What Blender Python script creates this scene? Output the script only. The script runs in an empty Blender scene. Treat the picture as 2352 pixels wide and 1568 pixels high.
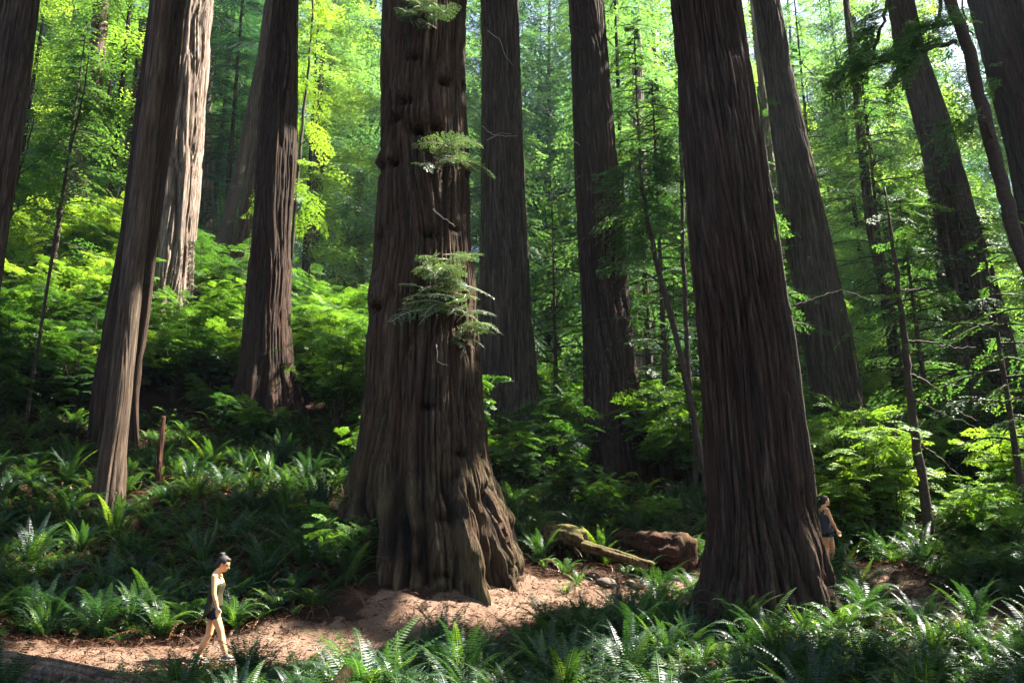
import bpy, math, random
import numpy as np
from mathutils import Vector, Matrix

# ------------------------------------------------------------------ camera, sky, sun, exposure
sc = bpy.context.scene
COL = sc.collection
F, CX, CY = 1829.0, 1176.0, 784.0            # focal length and centre in a 2352 px wide frame
PITCH = math.radians(15.0)
CAMZ = 1.7
cam_d = bpy.data.cameras.new('camera'); cam = bpy.data.objects.new('camera', cam_d); COL.objects.link(cam)
cam_d.sensor_width = 36.0; cam_d.lens = 36.0 * F / 2352.0
cam_d.clip_start = 0.1; cam_d.clip_end = 2000
cam.location = (0, 0, CAMZ); cam.rotation_euler = (math.radians(90) + PITCH, 0, 0)
sc.camera = cam

SUN = np.array([0.53, 0.18, 0.83]); SUN /= np.linalg.norm(SUN)      # towards the sun
elev = math.asin(SUN[2])
w = bpy.data.worlds.new('World'); sc.world = w; w.use_nodes = True
nt = w.node_tree; nt.nodes.clear()
sky = nt.nodes.new('ShaderNodeTexSky'); sky.sky_type = 'NISHITA'; sky.sun_disc = False
sky.sun_elevation = elev; sky.sun_rotation = math.atan2(SUN[0], SUN[1])
sky.air_density = 1.0; sky.dust_density = 3.0; sky.ozone_density = 1.0
bg = nt.nodes.new('ShaderNodeBackground'); bg.inputs[1].default_value = 0.05
wo = nt.nodes.new('ShaderNodeOutputWorld')
nt.links.new(sky.outputs[0], bg.inputs[0]); nt.links.new(bg.outputs[0], wo.inputs[0])
sl = bpy.data.lights.new('sun', 'SUN'); sl.energy = 5.0; sl.angle = math.radians(0.5); sl.color = (1.0, 0.95, 0.86)
so = bpy.data.objects.new('sun', sl); COL.objects.link(so)
so.rotation_euler = Vector(SUN).to_track_quat('Z', 'Y').to_euler(); so.location = (30, 0, 60)
sc.view_settings.view_transform = 'Standard'; sc.view_settings.look = 'None'
sc.view_settings.gamma = 1.0; sc.view_settings.exposure = 3.0
cy = sc.cycles
cy.max_bounces = 6; cy.diffuse_bounces = 4; cy.glossy_bounces = 2; cy.transmission_bounces = 4
cy.sample_clamp_indirect = 4.0
cy.use_denoising = True

# ------------------------------------------------------------------ helpers
def at(px, py, D):
    """world point on the upright plane y = D that the pixel of a 2352x1568 frame looks at"""
    dx = (px - CX) / F; dv = (CY - py) / F
    y = math.cos(PITCH) - math.sin(PITCH) * dv
    z = math.sin(PITCH) + math.cos(PITCH) * dv
    t = D / y
    return np.array([dx * t, D, CAMZ + z * t])

def proj(x, y, z):
    z = z - CAMZ
    d = y * math.cos(PITCH) + z * math.sin(PITCH)
    v = -y * math.sin(PITCH) + z * math.cos(PITCH)
    d = np.maximum(d, 1e-3)
    return CX + F * x / d, CY - F * v / d

def vnoise(x, y, z, seed=0):
    xi = np.floor(x).astype(np.int64); yi = np.floor(y).astype(np.int64); zi = np.floor(z).astype(np.int64)
    fx = x - xi; fy = y - yi; fz = z - zi
    fx = fx * fx * (3 - 2 * fx); fy = fy * fy * (3 - 2 * fy); fz = fz * fz * (3 - 2 * fz)
    def h(a, b, c):
        n = (a * 374761393 + b * 668265263 + c * 2147483647 + seed * 1274126177) & 0xffffffff
        n = ((n ^ (n >> 13)) * 1274126177) & 0xffffffff
        n = ((n ^ (n >> 16)) * 2246822519) & 0xffffffff
        return (n & 0xffffff) / float(0xffffff)
    def L(a, b, t): return a + (b - a) * t
    x00 = L(h(xi, yi, zi), h(xi + 1, yi, zi), fx); x10 = L(h(xi, yi + 1, zi), h(xi + 1, yi + 1, zi), fx)
    x01 = L(h(xi, yi, zi + 1), h(xi + 1, yi, zi + 1), fx); x11 = L(h(xi, yi + 1, zi + 1), h(xi + 1, yi + 1, zi + 1), fx)
    return L(L(x00, x10, fy), L(x01, x11, fy), fz)

def sstep(a, b, x):
    t = np.clip((x - a) / (b - a), 0, 1); return t * t * (3 - 2 * t)

def mesh_np(name, V, Fq, mats, tone=None, smooth=False, point_attr=None, mat_idx=None):
    """mesh out of numpy arrays; Fq is (n,4) or (n,3); tone is one number per face"""
    V = np.asarray(V, np.float32); Fq = np.asarray(Fq, np.int32)
    me = bpy.data.meshes.new(name)
    n, k = Fq.shape
    me.vertices.add(len(V)); me.vertices.foreach_set('co', V.ravel())
    me.loops.add(n * k); me.loops.foreach_set('vertex_index', Fq.ravel())
    me.polygons.add(n)
    me.polygons.foreach_set('loop_start', np.arange(0, n * k, k, dtype=np.int32))
    try: me.polygons.foreach_set('loop_total', np.full(n, k, np.int32))
    except Exception: pass
    for m in (mats if isinstance(mats, (list, tuple)) else [mats]): me.materials.append(m)
    if mat_idx is not None: me.polygons.foreach_set('material_index', np.asarray(mat_idx, np.int32))
    if tone is not None:
        a = me.attributes.new('tone', 'FLOAT', 'FACE'); a.data.foreach_set('value', np.asarray(tone, np.float32))
    if point_attr:
        for kx, vals in point_attr.items():
            a = me.attributes.new(kx, 'FLOAT', 'POINT'); a.data.foreach_set('value', np.asarray(vals, np.float32))
    me.polygons.foreach_set('use_smooth', np.full(n, bool(smooth)))
    me.update(calc_edges=True); me.validate()
    return me

def link(name, me, parent=None):
    o = bpy.data.objects.new(name, me); COL.objects.link(o)
    if parent: o.parent = parent
    return o

def tag(o, label=None, cat=None, group=None, kind=None):
    if label: o['label'] = label
    if cat: o['category'] = cat
    if group: o['group'] = group
    if kind: o['kind'] = kind
    return o

def empty(name, loc=(0, 0, 0), rz=0.0):
    o = bpy.data.objects.new(name, None); COL.objects.link(o)
    o.location = loc; o.rotation_euler = (0, 0, rz); o.empty_display_size = 0.2
    return o

class MB:
    """collects quads and triangles (triangles as degenerate-free separate list turned into quads via tubes)"""
    def __init__(s): s.V = []; s.Q = []; s.T = []; s.n = 0
    def add(s, V, Q, tone=0.5):
        V = np.asarray(V, float); Q = np.asarray(Q, int)
        s.V.append(V); s.Q.append(Q + s.n); s.T.append(np.full(len(Q), tone) if np.isscalar(tone) else np.asarray(tone)); s.n += len(V)
    def tube(s, P, R, seg=8, tone=0.5, jit=0.0, seed=0):
        P = np.asarray(P, float); R = np.broadcast_to(np.asarray(R, float), (len(P),)).copy()
        n = len(P); T = np.gradient(P, axis=0); T /= np.linalg.norm(T, axis=1)[:, None] + 1e-9
        ref = np.array([0, 0, 1.0]) if abs(T[0][2]) < 0.9 else np.array([1.0, 0, 0])
        rings = []
        a = np.linspace(0, 2 * np.pi, seg, endpoint=False)
        for i in range(n):
            u = np.cross(T[i], ref); u /= np.linalg.norm(u) + 1e-9; v = np.cross(T[i], u); ref = -np.cross(T[i], v) if False else ref
            rr = R[i] * np.ones(seg)
            if jit: rr = rr * (1 + jit * (vnoise(P[i][0] * 3 + np.cos(a) * 2, P[i][1] * 3 + np.sin(a) * 2, P[i][2] * 2 + a * 0, seed) - 0.5))
            rings.append(P[i] + rr[:, None] * (np.cos(a)[:, None] * u + np.sin(a)[:, None] * v))
        V = np.concatenate(rings + [P[:1], P[-1:]])
        Q = []
        for i in range(n - 1):
            for j in range(seg):
                k = (j + 1) % seg
                Q.append((i * seg + j, i * seg + k, (i + 1) * seg + k, (i + 1) * seg + j))
        c0, c1 = n * seg, n * seg + 1
        for j in range(0, seg - 1, 2):
            Q.append((c0, (j + 2) % seg, (j + 1) % seg, j)); b = (n - 1) * seg
            Q.append((c1, b + j, b + (j + 1) % seg, b + (j + 2) % seg))
        s.add(V, Q, tone)
    def build(s, name, mat, parent=None, smooth=True):
        return link(name, s.mesh(name, mat, smooth), parent)
    def mesh(s, name, mat, smooth=True):
        return mesh_np(name, np.concatenate(s.V), np.concatenate(s.Q), mat, np.concatenate(s.T), smooth)

def unit(A): return A / (np.linalg.norm(A, axis=-1, keepdims=True) + 1e-9)

def cards(C, A, N, L, W):
    """leaf-sized rhombic faces: base point C, long axis A, normal N"""
    A = unit(A); B = unit(np.cross(N, A)); Nn = np.cross(A, B)
    L = np.asarray(L)[:, None]; W = np.asarray(W)[:, None]
    V = np.stack([C, C + A * L * 0.45 + B * W * 0.5 - Nn * L * 0.04, C + A * L - Nn * L * 0.12, C + A * L * 0.45 - B * W * 0.5 - Nn * L * 0.04], 1).reshape(-1, 3)
    Q = np.arange(len(C) * 4).reshape(-1, 4)
    return V, Q

# ------------------------------------------------------------------ materials
def nodes(name):
    m = bpy.data.materials.new(name); m.use_nodes = True; t = m.node_tree
    return m, t, t.nodes['Principled BSDF'], t.nodes['Material Output']

def ramp(t, stops):
    r = t.nodes.new('ShaderNodeValToRGB'); e = r.color_ramp.elements
    while len(e) > 1: e.remove(e[-1])
    e[0].position = stops[0][0]; e[0].color = (*stops[0][1], 1)
    for p, c in stops[1:]:
        x = e.new(p); x.color = (*c, 1)
    return r

def noise(t, scale, detail=3, vec=None, rough=0.6):
    n = t.nodes.new('ShaderNodeTexNoise'); n.inputs['Scale'].default_value = scale; n.inputs['Detail'].default_value = detail
    n.inputs['Roughness'].default_value = rough
    if vec: t.links.new(vec, n.inputs['Vector'])
    return n

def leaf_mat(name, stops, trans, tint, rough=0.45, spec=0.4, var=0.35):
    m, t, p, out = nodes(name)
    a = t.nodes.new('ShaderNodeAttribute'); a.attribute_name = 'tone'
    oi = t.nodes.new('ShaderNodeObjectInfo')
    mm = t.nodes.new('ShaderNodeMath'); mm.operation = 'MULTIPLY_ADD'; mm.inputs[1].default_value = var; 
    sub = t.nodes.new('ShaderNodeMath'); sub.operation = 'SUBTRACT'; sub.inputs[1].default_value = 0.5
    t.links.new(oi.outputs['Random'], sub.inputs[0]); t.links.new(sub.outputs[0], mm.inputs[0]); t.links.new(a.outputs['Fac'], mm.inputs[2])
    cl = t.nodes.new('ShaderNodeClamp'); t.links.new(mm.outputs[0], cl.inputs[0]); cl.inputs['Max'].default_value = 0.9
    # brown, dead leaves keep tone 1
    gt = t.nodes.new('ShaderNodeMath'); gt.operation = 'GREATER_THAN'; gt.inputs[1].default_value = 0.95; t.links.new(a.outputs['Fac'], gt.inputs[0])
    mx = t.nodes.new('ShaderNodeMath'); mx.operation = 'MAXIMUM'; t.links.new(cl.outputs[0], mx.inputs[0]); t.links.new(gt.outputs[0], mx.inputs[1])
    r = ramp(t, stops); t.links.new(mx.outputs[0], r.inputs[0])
    t.links.new(r.outputs[0], p.inputs['Base Color']); p.inputs['Roughness'].default_value = rough
    p.inputs['Specular IOR Level'].default_value = spec
    tr = t.nodes.new('ShaderNodeBsdfTranslucent')
    mc = t.nodes.new('ShaderNodeMix'); mc.data_type = 'RGBA'; mc.blend_type = 'MULTIPLY'; mc.inputs[0].default_value = 1.0
    t.links.new(r.outputs[0], mc.inputs[6]); mc.inputs[7].default_value = (*tint, 1)
    t.links.new(mc.outputs[2], tr.inputs['Color'])
    ms = t.nodes.new('ShaderNodeMixShader'); ms.inputs[0].default_value = trans
    t.links.new(p.outputs[0], ms.inputs[1]); t.links.new(tr.outputs[0], ms.inputs[2]); t.links.new(ms.outputs[0], out.inputs['Surface'])
    return m

def bark_mat(name, ridge, furrow, streak, moss=0.0, scale=1.0, bump=0.85):
    m, t, p, out = nodes(name)
    tc = t.nodes.new('ShaderNodeTexCoord')
    mp = t.nodes.new('ShaderNodeMapping'); mp.inputs['Scale'].default_value = (1, 1, 0.06); t.links.new(tc.outputs['Object'], mp.inputs['Vector'])
    n1 = noise(t, 19 * scale, 5, mp.outputs[0], 0.7); n2 = noise(t, 45 * scale, 3, mp.outputs[0]); n3 = noise(t, 0.8, 3, tc.outputs['Object'])
    n4 = noise(t, 5 * scale, 3, mp.outputs[0])
    a = t.nodes.new('ShaderNodeAttribute'); a.attribute_name = 'ridge'
    r = ramp(t, [(0.0, furrow), (0.45, tuple(0.5 * (x + y) for x, y in zip(ridge, furrow))), (1.0, ridge)])
    t.links.new(a.outputs['Fac'], r.inputs[0])
    r2 = ramp(t, [(0.36, (0.22, 0.20, 0.20)), (0.48, (0.8, 0.8, 0.8)), (0.56, (1.2, 1.15, 1.1)), (0.68, (2.1, 1.95, 1.85))]); t.links.new(n1.outputs[0], r2.inputs[0])
    mu = t.nodes.new('ShaderNodeMix'); mu.data_type = 'RGBA'; mu.blend_type = 'MULTIPLY'; mu.inputs[0].default_value = 0.9
    t.links.new(r.outputs[0], mu.inputs[6]); t.links.new(r2.outputs[0], mu.inputs[7])
    r3 = ramp(t, [(0.46, (0, 0, 0)), (0.66, (1, 1, 1))]); t.links.new(n4.outputs[0], r3.inputs[0])
    m2 = t.nodes.new('ShaderNodeMix'); m2.data_type = 'RGBA'; t.links.new(r3.outputs[0], m2.inputs[0])
    t.links.new(mu.outputs[2], m2.inputs[6]); m2.inputs[7].default_value = (*streak, 1)
    sub = t.nodes.new('ShaderNodeMath'); sub.operation = 'MULTIPLY'; sub.inputs[1].default_value = 0.6; t.links.new(r3.outputs[0], sub.inputs[0]); t.links.new(sub.outputs[0], m2.inputs[0])
    last = m2.outputs[2]
    if moss:
        am = t.nodes.new('ShaderNodeAttribute'); am.attribute_name = 'moss'
        r4 = ramp(t, [(0.42, (0, 0, 0)), (0.6, (1, 1, 1))]); t.links.new(n3.outputs[0], r4.inputs[0])
        mz = t.nodes.new('ShaderNodeMath'); mz.operation = 'MULTIPLY'; t.links.new(am.outputs['Fac'], mz.inputs[0]); t.links.new(r4.outputs[0], mz.inputs[1])
        mz2 = t.nodes.new('ShaderNodeMath'); mz2.operation = 'MULTIPLY'; mz2.inputs[1].default_value = moss; t.links.new(mz.outputs[0], mz2.inputs[0])
        m3 = t.nodes.new('ShaderNodeMix'); m3.data_type = 'RGBA'; t.links.new(mz2.outputs[0], m3.inputs[0])
        t.links.new(last, m3.inputs[6]); m3.inputs[7].default_value = (0.13, 0.115, 0.035, 1); last = m3.outputs[2]
    t.links.new(last, p.inputs['Base Color']); p.inputs['Roughness'].default_value = 0.9; p.inputs['Specular IOR Level'].default_value = 0.15
    ad = t.nodes.new('ShaderNodeMath'); ad.operation = 'ADD'; t.links.new(n1.outputs[0], ad.inputs[0])
    h2 = t.nodes.new('ShaderNodeMath'); h2.operation = 'MULTIPLY'; h2.inputs[1].default_value = 0.4; t.links.new(n2.outputs[0], h2.inputs[0]); t.links.new(h2.outputs[0], ad.inputs[1])
    b = t.nodes.new('ShaderNodeBump'); b.inputs['Strength'].default_value = bump; b.inputs['Distance'].default_value = 0.10
    t.links.new(ad.outputs[0], b.inputs['Height']); t.links.new(b.outputs[0], p.inputs['Normal'])
    return m

def plain(name, c1, c2, scale=8, rough=0.8, bump=0.3, dist=0.02, spec=0.2, detail=5):
    m, t, p, out = nodes(name)
    tc = t.nodes.new('ShaderNodeTexCoord'); n = noise(t, scale, detail, tc.outputs['Object'])
    r = ramp(t, [(0.3, c1), (0.7, c2)]); t.links.new(n.outputs[0], r.inputs[0]); t.links.new(r.outputs[0], p.inputs['Base Color'])
    p.inputs['Roughness'].default_value = rough; p.inputs['Specular IOR Level'].default_value = spec
    if bump:
        b = t.nodes.new('ShaderNodeBump'); b.inputs['Strength'].default_value = bump; b.inputs['Distance'].default_value = dist
        t.links.new(n.outputs[0], b.inputs['Height']); t.links.new(b.outputs[0], p.inputs['Normal'])
    return m

BROWN = (0.11, 0.050, 0.022)
M = {}
M['fern'] = leaf_mat('fern_leaf', [(0.0, (0.009, 0.026, 0.015)), (0.45, (0.018, 0.048, 0.019)), (0.8, (0.065, 0.125, 0.022)), (0.9, (0.14, 0.22, 0.03)), (1.0, BROWN)], 0.33, (2.7, 2.7, 0.8), 0.42, 0.45)
M['shrub'] = leaf_mat('shrub_leaf', [(0.0, (0.014, 0.046, 0.015)), (0.5, (0.038, 0.10, 0.020)), (0.9, (0.11, 0.22, 0.03)), (1.0, BROWN)], 0.42, (2.2, 2.1, 0.8), 0.5, 0.35, var=.7)  # wide tone spread per bush stands in for patchy shade on the slope
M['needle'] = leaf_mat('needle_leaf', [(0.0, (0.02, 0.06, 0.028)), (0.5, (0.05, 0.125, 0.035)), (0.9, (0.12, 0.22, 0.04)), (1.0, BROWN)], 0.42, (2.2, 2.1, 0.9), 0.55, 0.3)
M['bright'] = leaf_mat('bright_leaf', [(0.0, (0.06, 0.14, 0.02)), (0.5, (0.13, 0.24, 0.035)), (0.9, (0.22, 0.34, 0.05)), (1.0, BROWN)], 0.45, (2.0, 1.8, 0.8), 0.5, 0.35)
M['needle_far'] = leaf_mat('needle_far', [(0.0, (0.03, 0.085, 0.045)), (0.5, (0.075, 0.17, 0.06)), (0.9, (0.17, 0.28, 0.06)), (1.0, BROWN)], 0.5, (2.4, 2.1, 1.0), 0.55, 0.3)  # lighter copy of the needle leaf, background sunlight lifted in its colour
M['bright_far'] = leaf_mat('bright_far', [(0.0, (0.07, 0.16, 0.03)), (0.5, (0.14, 0.26, 0.045)), (0.9, (0.24, 0.36, 0.07)), (1.0, BROWN)], 0.5, (2.1, 1.85, 0.9), 0.5, 0.35)  # lighter copy of the bright leaf, colour raised for the sunlit distance
M['needle_dark'] = leaf_mat('needle_dark', [(0.0, (0.015, 0.05, 0.03)), (0.5, (0.035, 0.10, 0.045)), (0.9, (0.09, 0.18, 0.05)), (1.0, BROWN)], 0.38, (2.2, 2.1, 1.0), 0.55, 0.3)
M['bark'] = bark_mat('redwood_bark', (0.060, 0.040, 0.027), (0.005, 0.0025, 0.0017), (0.052, 0.020, 0.012))
M['bark_grey'] = bark_mat('grey_bark', (0.088, 0.068, 0.050), (0.009, 0.005, 0.004), (0.060, 0.038, 0.026))
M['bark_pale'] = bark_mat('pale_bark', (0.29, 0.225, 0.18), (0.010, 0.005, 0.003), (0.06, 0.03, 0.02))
M['bark_moss'] = bark_mat('mossy_bark', (0.072, 0.050, 0.030), (0.005, 0.0025, 0.0017), (0.060, 0.025, 0.013), moss=0.22)
M['bark_snag'] = bark_mat('snag_wood', (0.085, 0.064, 0.044), (0.030, 0.016, 0.010), (0.060, 0.032, 0.018), bump=0.4)
M['bark_thin'] = plain('thin_bark', (0.03, 0.02, 0.014), (0.075, 0.05, 0.035), 12)
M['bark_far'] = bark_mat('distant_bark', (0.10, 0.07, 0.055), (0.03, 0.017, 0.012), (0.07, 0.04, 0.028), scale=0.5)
M['log'] = bark_mat('log_wood', (0.26, 0.17, 0.09), (0.06, 0.025, 0.012), (0.20, 0.085, 0.035), moss=0.7)
M['twig'] = plain('dead_twig', (0.30, 0.24, 0.18), (0.45, 0.38, 0.30), 20)

# ------------------------------------------------------------------ terrain
CTRL = [ # (px, py, D) points of the bare ground seen in the frame
 (490,1524,13.1),(250,1515,12.6),(60,1500,12.6),(720,1490,13.6),(900,1445,14.4),(1050,1425,15.0),(1180,1402,16.0),(1450,1368,17.3),
 (1650,1338,18.3),(1905,1314,18.8),(2030,1345,17.4),(2150,1400,15.4),(2352,1440,14.0),(1180,1345,17.4),(1300,1330,18.2),(1500,1315,19.0),
 (245,1165,20.0),(0,1100,20.5),(0,1300,16.5),(0,1430,14.2),(420,1110,21.0),(400,1300,17),(620,958,27.0),(300,1005,25.0),(400,735,33.0),
 (0,740,31.0),(100,520,40.0),(560,690,36.0),(880,1180,19.0),(850,960,28.0),(700,740,40),(820,770,50),(820,1320,16.0),(620,1380,15.3),
 (1180,1060,27.0),(1410,1060,27.0),(1300,1170,22.0),(1560,1200,21.0),(1300,1010,36),(1600,1100,28),(1300,960,55),(1720,1425,14.0),
 (1940,1025,28.0),(2310,1030,26.0),(2100,1130,27.0),(2352,1180,21.0),(2352,1310,17.5),(2100,1240,20.5),(2150,1060,45),(1800,1010,55),(2300,1030,60),(300,480,60)]
PTS = [at(*c) for c in CTRL]
for x, y, z in [(0,0,0),(-4,4,-0.1),(4,4,-0.1),(-8,0,0),(8,0,0),(0,8,-0.2),(-6,9,-0.35),(6,9,-0.1),(11,9,0),(-12,8,0.2),(0,11,0.0),(4.5,11.5,0.1),(8.5,11.5,0.15),
                (-40,30,14),(-40,0,6),(-60,80,28),(0,110,9),(50,100,6),(60,30,1),(40,0,0),(0,-40,-2),(-120,160,40),(120,160,8),(0,240,24),(-200,0,14),(200,0,3),(0,-200,-8),(-300,300,60),(300,300,24),(0,420,45)]:
    PTS.append(np.array([x, y, z], float))
PTS = np.array(PTS)
_d = np.linalg.norm(PTS[:, None, :2] - PTS[None, :, :2], axis=2)
_A = np.zeros((len(PTS) + 1,) * 2); _A[:-1, :-1] = -_d + np.eye(len(PTS)) * -0.25 * 0; _A[:-1, :-1] += np.eye(len(PTS)) * 0.06
_A[:-1, -1] = 1; _A[-1, :-1] = 1
_W = np.linalg.solve(_A, np.append(PTS[:, 2], 0))
def ground(x, y):
    x = np.atleast_1d(np.asarray(x, float)); y = np.atleast_1d(np.asarray(y, float)); sh = x.shape
    x = x.ravel(); y = y.ravel(); z = np.empty(len(x))
    for i in range(0, len(x), 20000):
        d = np.sqrt((x[i:i+20000, None] - PTS[None, :, 0]) ** 2 + (y[i:i+20000, None] - PTS[None, :, 1]) ** 2 + 0.4)
        z[i:i+20000] = -d @ _W[:-1] + _W[-1]
    pm = pathmask(x, y)
    b = (vnoise(x * 0.5, y * 0.5, x * 0, 3) - 0.5) * 0.35 + (vnoise(x * 1.7, y * 1.7, x * 0, 4) - 0.5) * 0.14
    mound = 0
    for mx, my, mr in ((-1.72, 17.5, 2.0), (4.52, 14.3, 1.05)):
        dd = np.hypot(x - mx, y - my) + (vnoise(x * 2, y * 2, x * 0, 21) - .5) * .5
        mound = mound + .20 * (1 - sstep(mr - .1, mr + 1.5, dd))
    return (z + b * (1 - 0.85 * pm) + mound + (vnoise(x * 5, y * 5, x * 0, 22) - .5) * .05).reshape(sh)
def g1(x, y): return float(ground(np.array([x]), np.array([y]))[0])

PATH = [(60,1512,12.4,.75),(250,1518,12.6,.75),(490,1524,13.0,.75),(720,1490,13.6,.75),(900,1445,14.4,.75),(1050,1425,15.0,.75),(1180,1402,15.9,.85),(1230,1370,16.7,.75),(1330,1385,16.7,.8),(1450,1368,17.2,.7),(1650,1338,18.0,.75),
        (1905,1318,18.4,.7),(2030,1345,17.4,.6),(2150,1400,15.4,.55),(2352,1450,13.6,.5)]
PP = np.array([[*at(a, b, c)[:2], r] for a, b, c, r in PATH])
PP = np.vstack([[PP[0][0] - 8, PP[0][1] - 0.5, .7], PP, [PP[-1][0] + 6, PP[-1][1] - 1.5, .5]])
def pathdist(x, y):
    best = np.full(x.shape, 99.0)
    for a, b in zip(PP[:-1], PP[1:]):
        d = b[:2] - a[:2]; t = np.clip(((x - a[0]) * d[0] + (y - a[1]) * d[1]) / (d @ d), 0, 1)
        q = np.hypot(x - a[0] - t * d[0], y - a[1] - t * d[1]) - (a[2] + (b[2] - a[2]) * t)
        best = np.minimum(best, q)
    return best
def pathmask(x, y):
    wob = (vnoise(x * 1.3, y * 1.3, x * 0, 8) - 0.5) * 0.7 + (vnoise(x * 5, y * 5, x * 0, 9) - 0.5) * 0.3
    return 1 - sstep(-0.12, 0.22, pathdist(x, y) + wob)

def grid(xs, ys, zf):
    X, Y = np.meshgrid(xs, ys); Z = zf(X, Y)
    V = np.stack([X.ravel(), Y.ravel(), Z.ravel()], 1); nx, ny = len(xs), len(ys)
    i = np.arange(nx * ny).reshape(ny, nx)
    Q = np.stack([i[:-1, :-1], i[:-1, 1:], i[1:, 1:], i[1:, :-1]], -1).reshape(-1, 4)
    return V, Q
xs = np.concatenate([-np.geomspace(400, 22, 24), np.arange(-21.5, 21.6, 0.22), np.geomspace(22, 400, 24)])
ys = np.concatenate([-np.geomspace(200, 4, 12), np.arange(-3, 6, 1.0), np.arange(6, 34, 0.22), np.arange(34, 70, 1.0), np.geomspace(71, 600, 22)])

def ground_mat(name, cols, bumpd):
    m, t, p, out = nodes(name)
    tc = t.nodes.new('ShaderNodeTexCoord'); n = noise(t, 1.5, 6, tc.outputs['Object'], 0.7); n2 = noise(t, 38, 4, tc.outputs['Object'], 0.7)
    mp = t.nodes.new('ShaderNodeMapping'); mp.inputs['Scale'].default_value = (1, 0.35, 1); mp.inputs['Rotation'].default_value = (0, 0, 0.6); t.links.new(tc.outputs['Object'], mp.inputs['Vector'])
    n3 = noise(t, 120, 2, mp.outputs[0])
    mx = t.nodes.new('ShaderNodeMix'); mx.data_type = 'FLOAT'; mx.inputs[0].default_value = 0.55; t.links.new(n.outputs[0], mx.inputs[2]); t.links.new(n2.outputs[0], mx.inputs[3])
    r = ramp(t, cols); t.links.new(mx.outputs[0], r.inputs[0]); t.links.new(r.outputs[0], p.inputs['Base Color'])
    p.inputs['Roughness'].default_value = 0.95; p.inputs['Specular IOR Level'].default_value = 0.1
    ad = t.nodes.new('ShaderNodeMath'); ad.operation = 'ADD'; t.links.new(n2.outputs[0], ad.inputs[0]); t.links.new(n3.outputs[0], ad.inputs[1])
    b = t.nodes.new('ShaderNodeBump'); b.inputs['Strength'].default_value = 0.7; b.inputs['Distance'].default_value = bumpd
    t.links.new(ad.outputs[0], b.inputs['Height']); t.links.new(b.outputs[0], p.inputs['Normal'])
    return m
M['duff'] = ground_mat('forest_duff', [(0.3, (0.012, 0.008, 0.006)), (0.5, (0.035, 0.02, 0.013)), (0.62, (0.07, 0.034, 0.02)), (0.75, (0.025, 0.03, 0.012))], 0.05)
M['dirt'] = ground_mat('path_dirt', [(0.3, (0.055, 0.026, 0.017)), (0.45, (0.12, 0.070, 0.045)), (0.56, (0.20, 0.130, 0.088)), (0.68, (0.27, 0.20, 0.145)), (0.82, (0.10, 0.05, 0.032))], 0.05)
V, Q = grid(xs, ys, ground)
tag(link('ground', mesh_np('ground', V, Q, M['duff'], smooth=True)), 'brown forest floor rising to the left', kind='structure')
def path_z(X, Y):
    pm = pathmask(X.ravel(), Y.ravel()).reshape(X.shape)
    return ground(X, Y) + 0.02 * pm - 0.004 + (vnoise(X * 7, Y * 7, X * 0, 12) - .5) * 0.03 * pm
V, Q = grid(np.arange(-16, 17, 0.09), np.arange(10.5, 20.5, 0.09), path_z)
pm = pathmask(V[:, 0], V[:, 1]); keep = (pm[Q] > 0.02).any(1); Q = Q[keep]
us, inv = np.unique(Q.ravel(), return_inverse=True)
mt = M['dirt'].node_tree; pb = mt.nodes['Principled BSDF']; src = pb.inputs['Base Color'].links[0].from_socket
ea = mt.nodes.new('ShaderNodeAttribute'); ea.attribute_name = 'edge'; em = mt.nodes.new('ShaderNodeMix'); em.data_type = 'RGBA'
mt.links.new(ea.outputs['Fac'], em.inputs[0]); mt.links.new(src, em.inputs[6]); em.inputs[7].default_value = (.045, .022, .013, 1); mt.links.new(em.outputs[2], pb.inputs['Base Color'])
edge = 1 - sstep(.15, .95, pm[us] + (vnoise(V[us, 0] * 9, V[us, 1] * 9, V[us, 0] * 0, 17) - .5) * .7)
tag(link('path', mesh_np('path', V[us], inv.reshape(-1, 4), M['dirt'], smooth=True, point_attr={'edge': edge})), 'bare reddish dirt footpath winding past the big trunks', kind='structure')

# ------------------------------------------------------------------ big trunks
BLOCK = []      # axes of trunks, used to keep plants off them
LM = []
def trunk_profile(rows, D, ztop, taper=0.62):
    P = []
    for py, xl, xr in sorted(rows, key=lambda r: -r[0]):
        a, b = at(xl, py, D), at(xr, py, D); P.append(((a[0] + b[0]) / 2, a[2], (b[0] - a[0]) / 2))
    P = np.array(P)                                    # x, z, r from low to high
    k = min(3, len(P)); s = (P[-1][0] - P[-k][0]) / (P[-1][1] - P[-k][1] + 1e-6)
    r1 = P[-1][2]; top = (P[-1][0] + s * (ztop - P[-1][1]) * 0.8, ztop, r1 * taper)
    P = np.vstack([P, top])
    zb = g1(P[0][0], D) - 1.0
    if P[0][1] > zb:
        s = (P[1][0] - P[0][0]) / (P[1][1] - P[0][1] + 1e-6)
        P = np.vstack([[P[0][0] + s * (zb - P[0][1]), zb, P[0][2] * 1.06], P])
    return P, zb + 1.0

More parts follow.
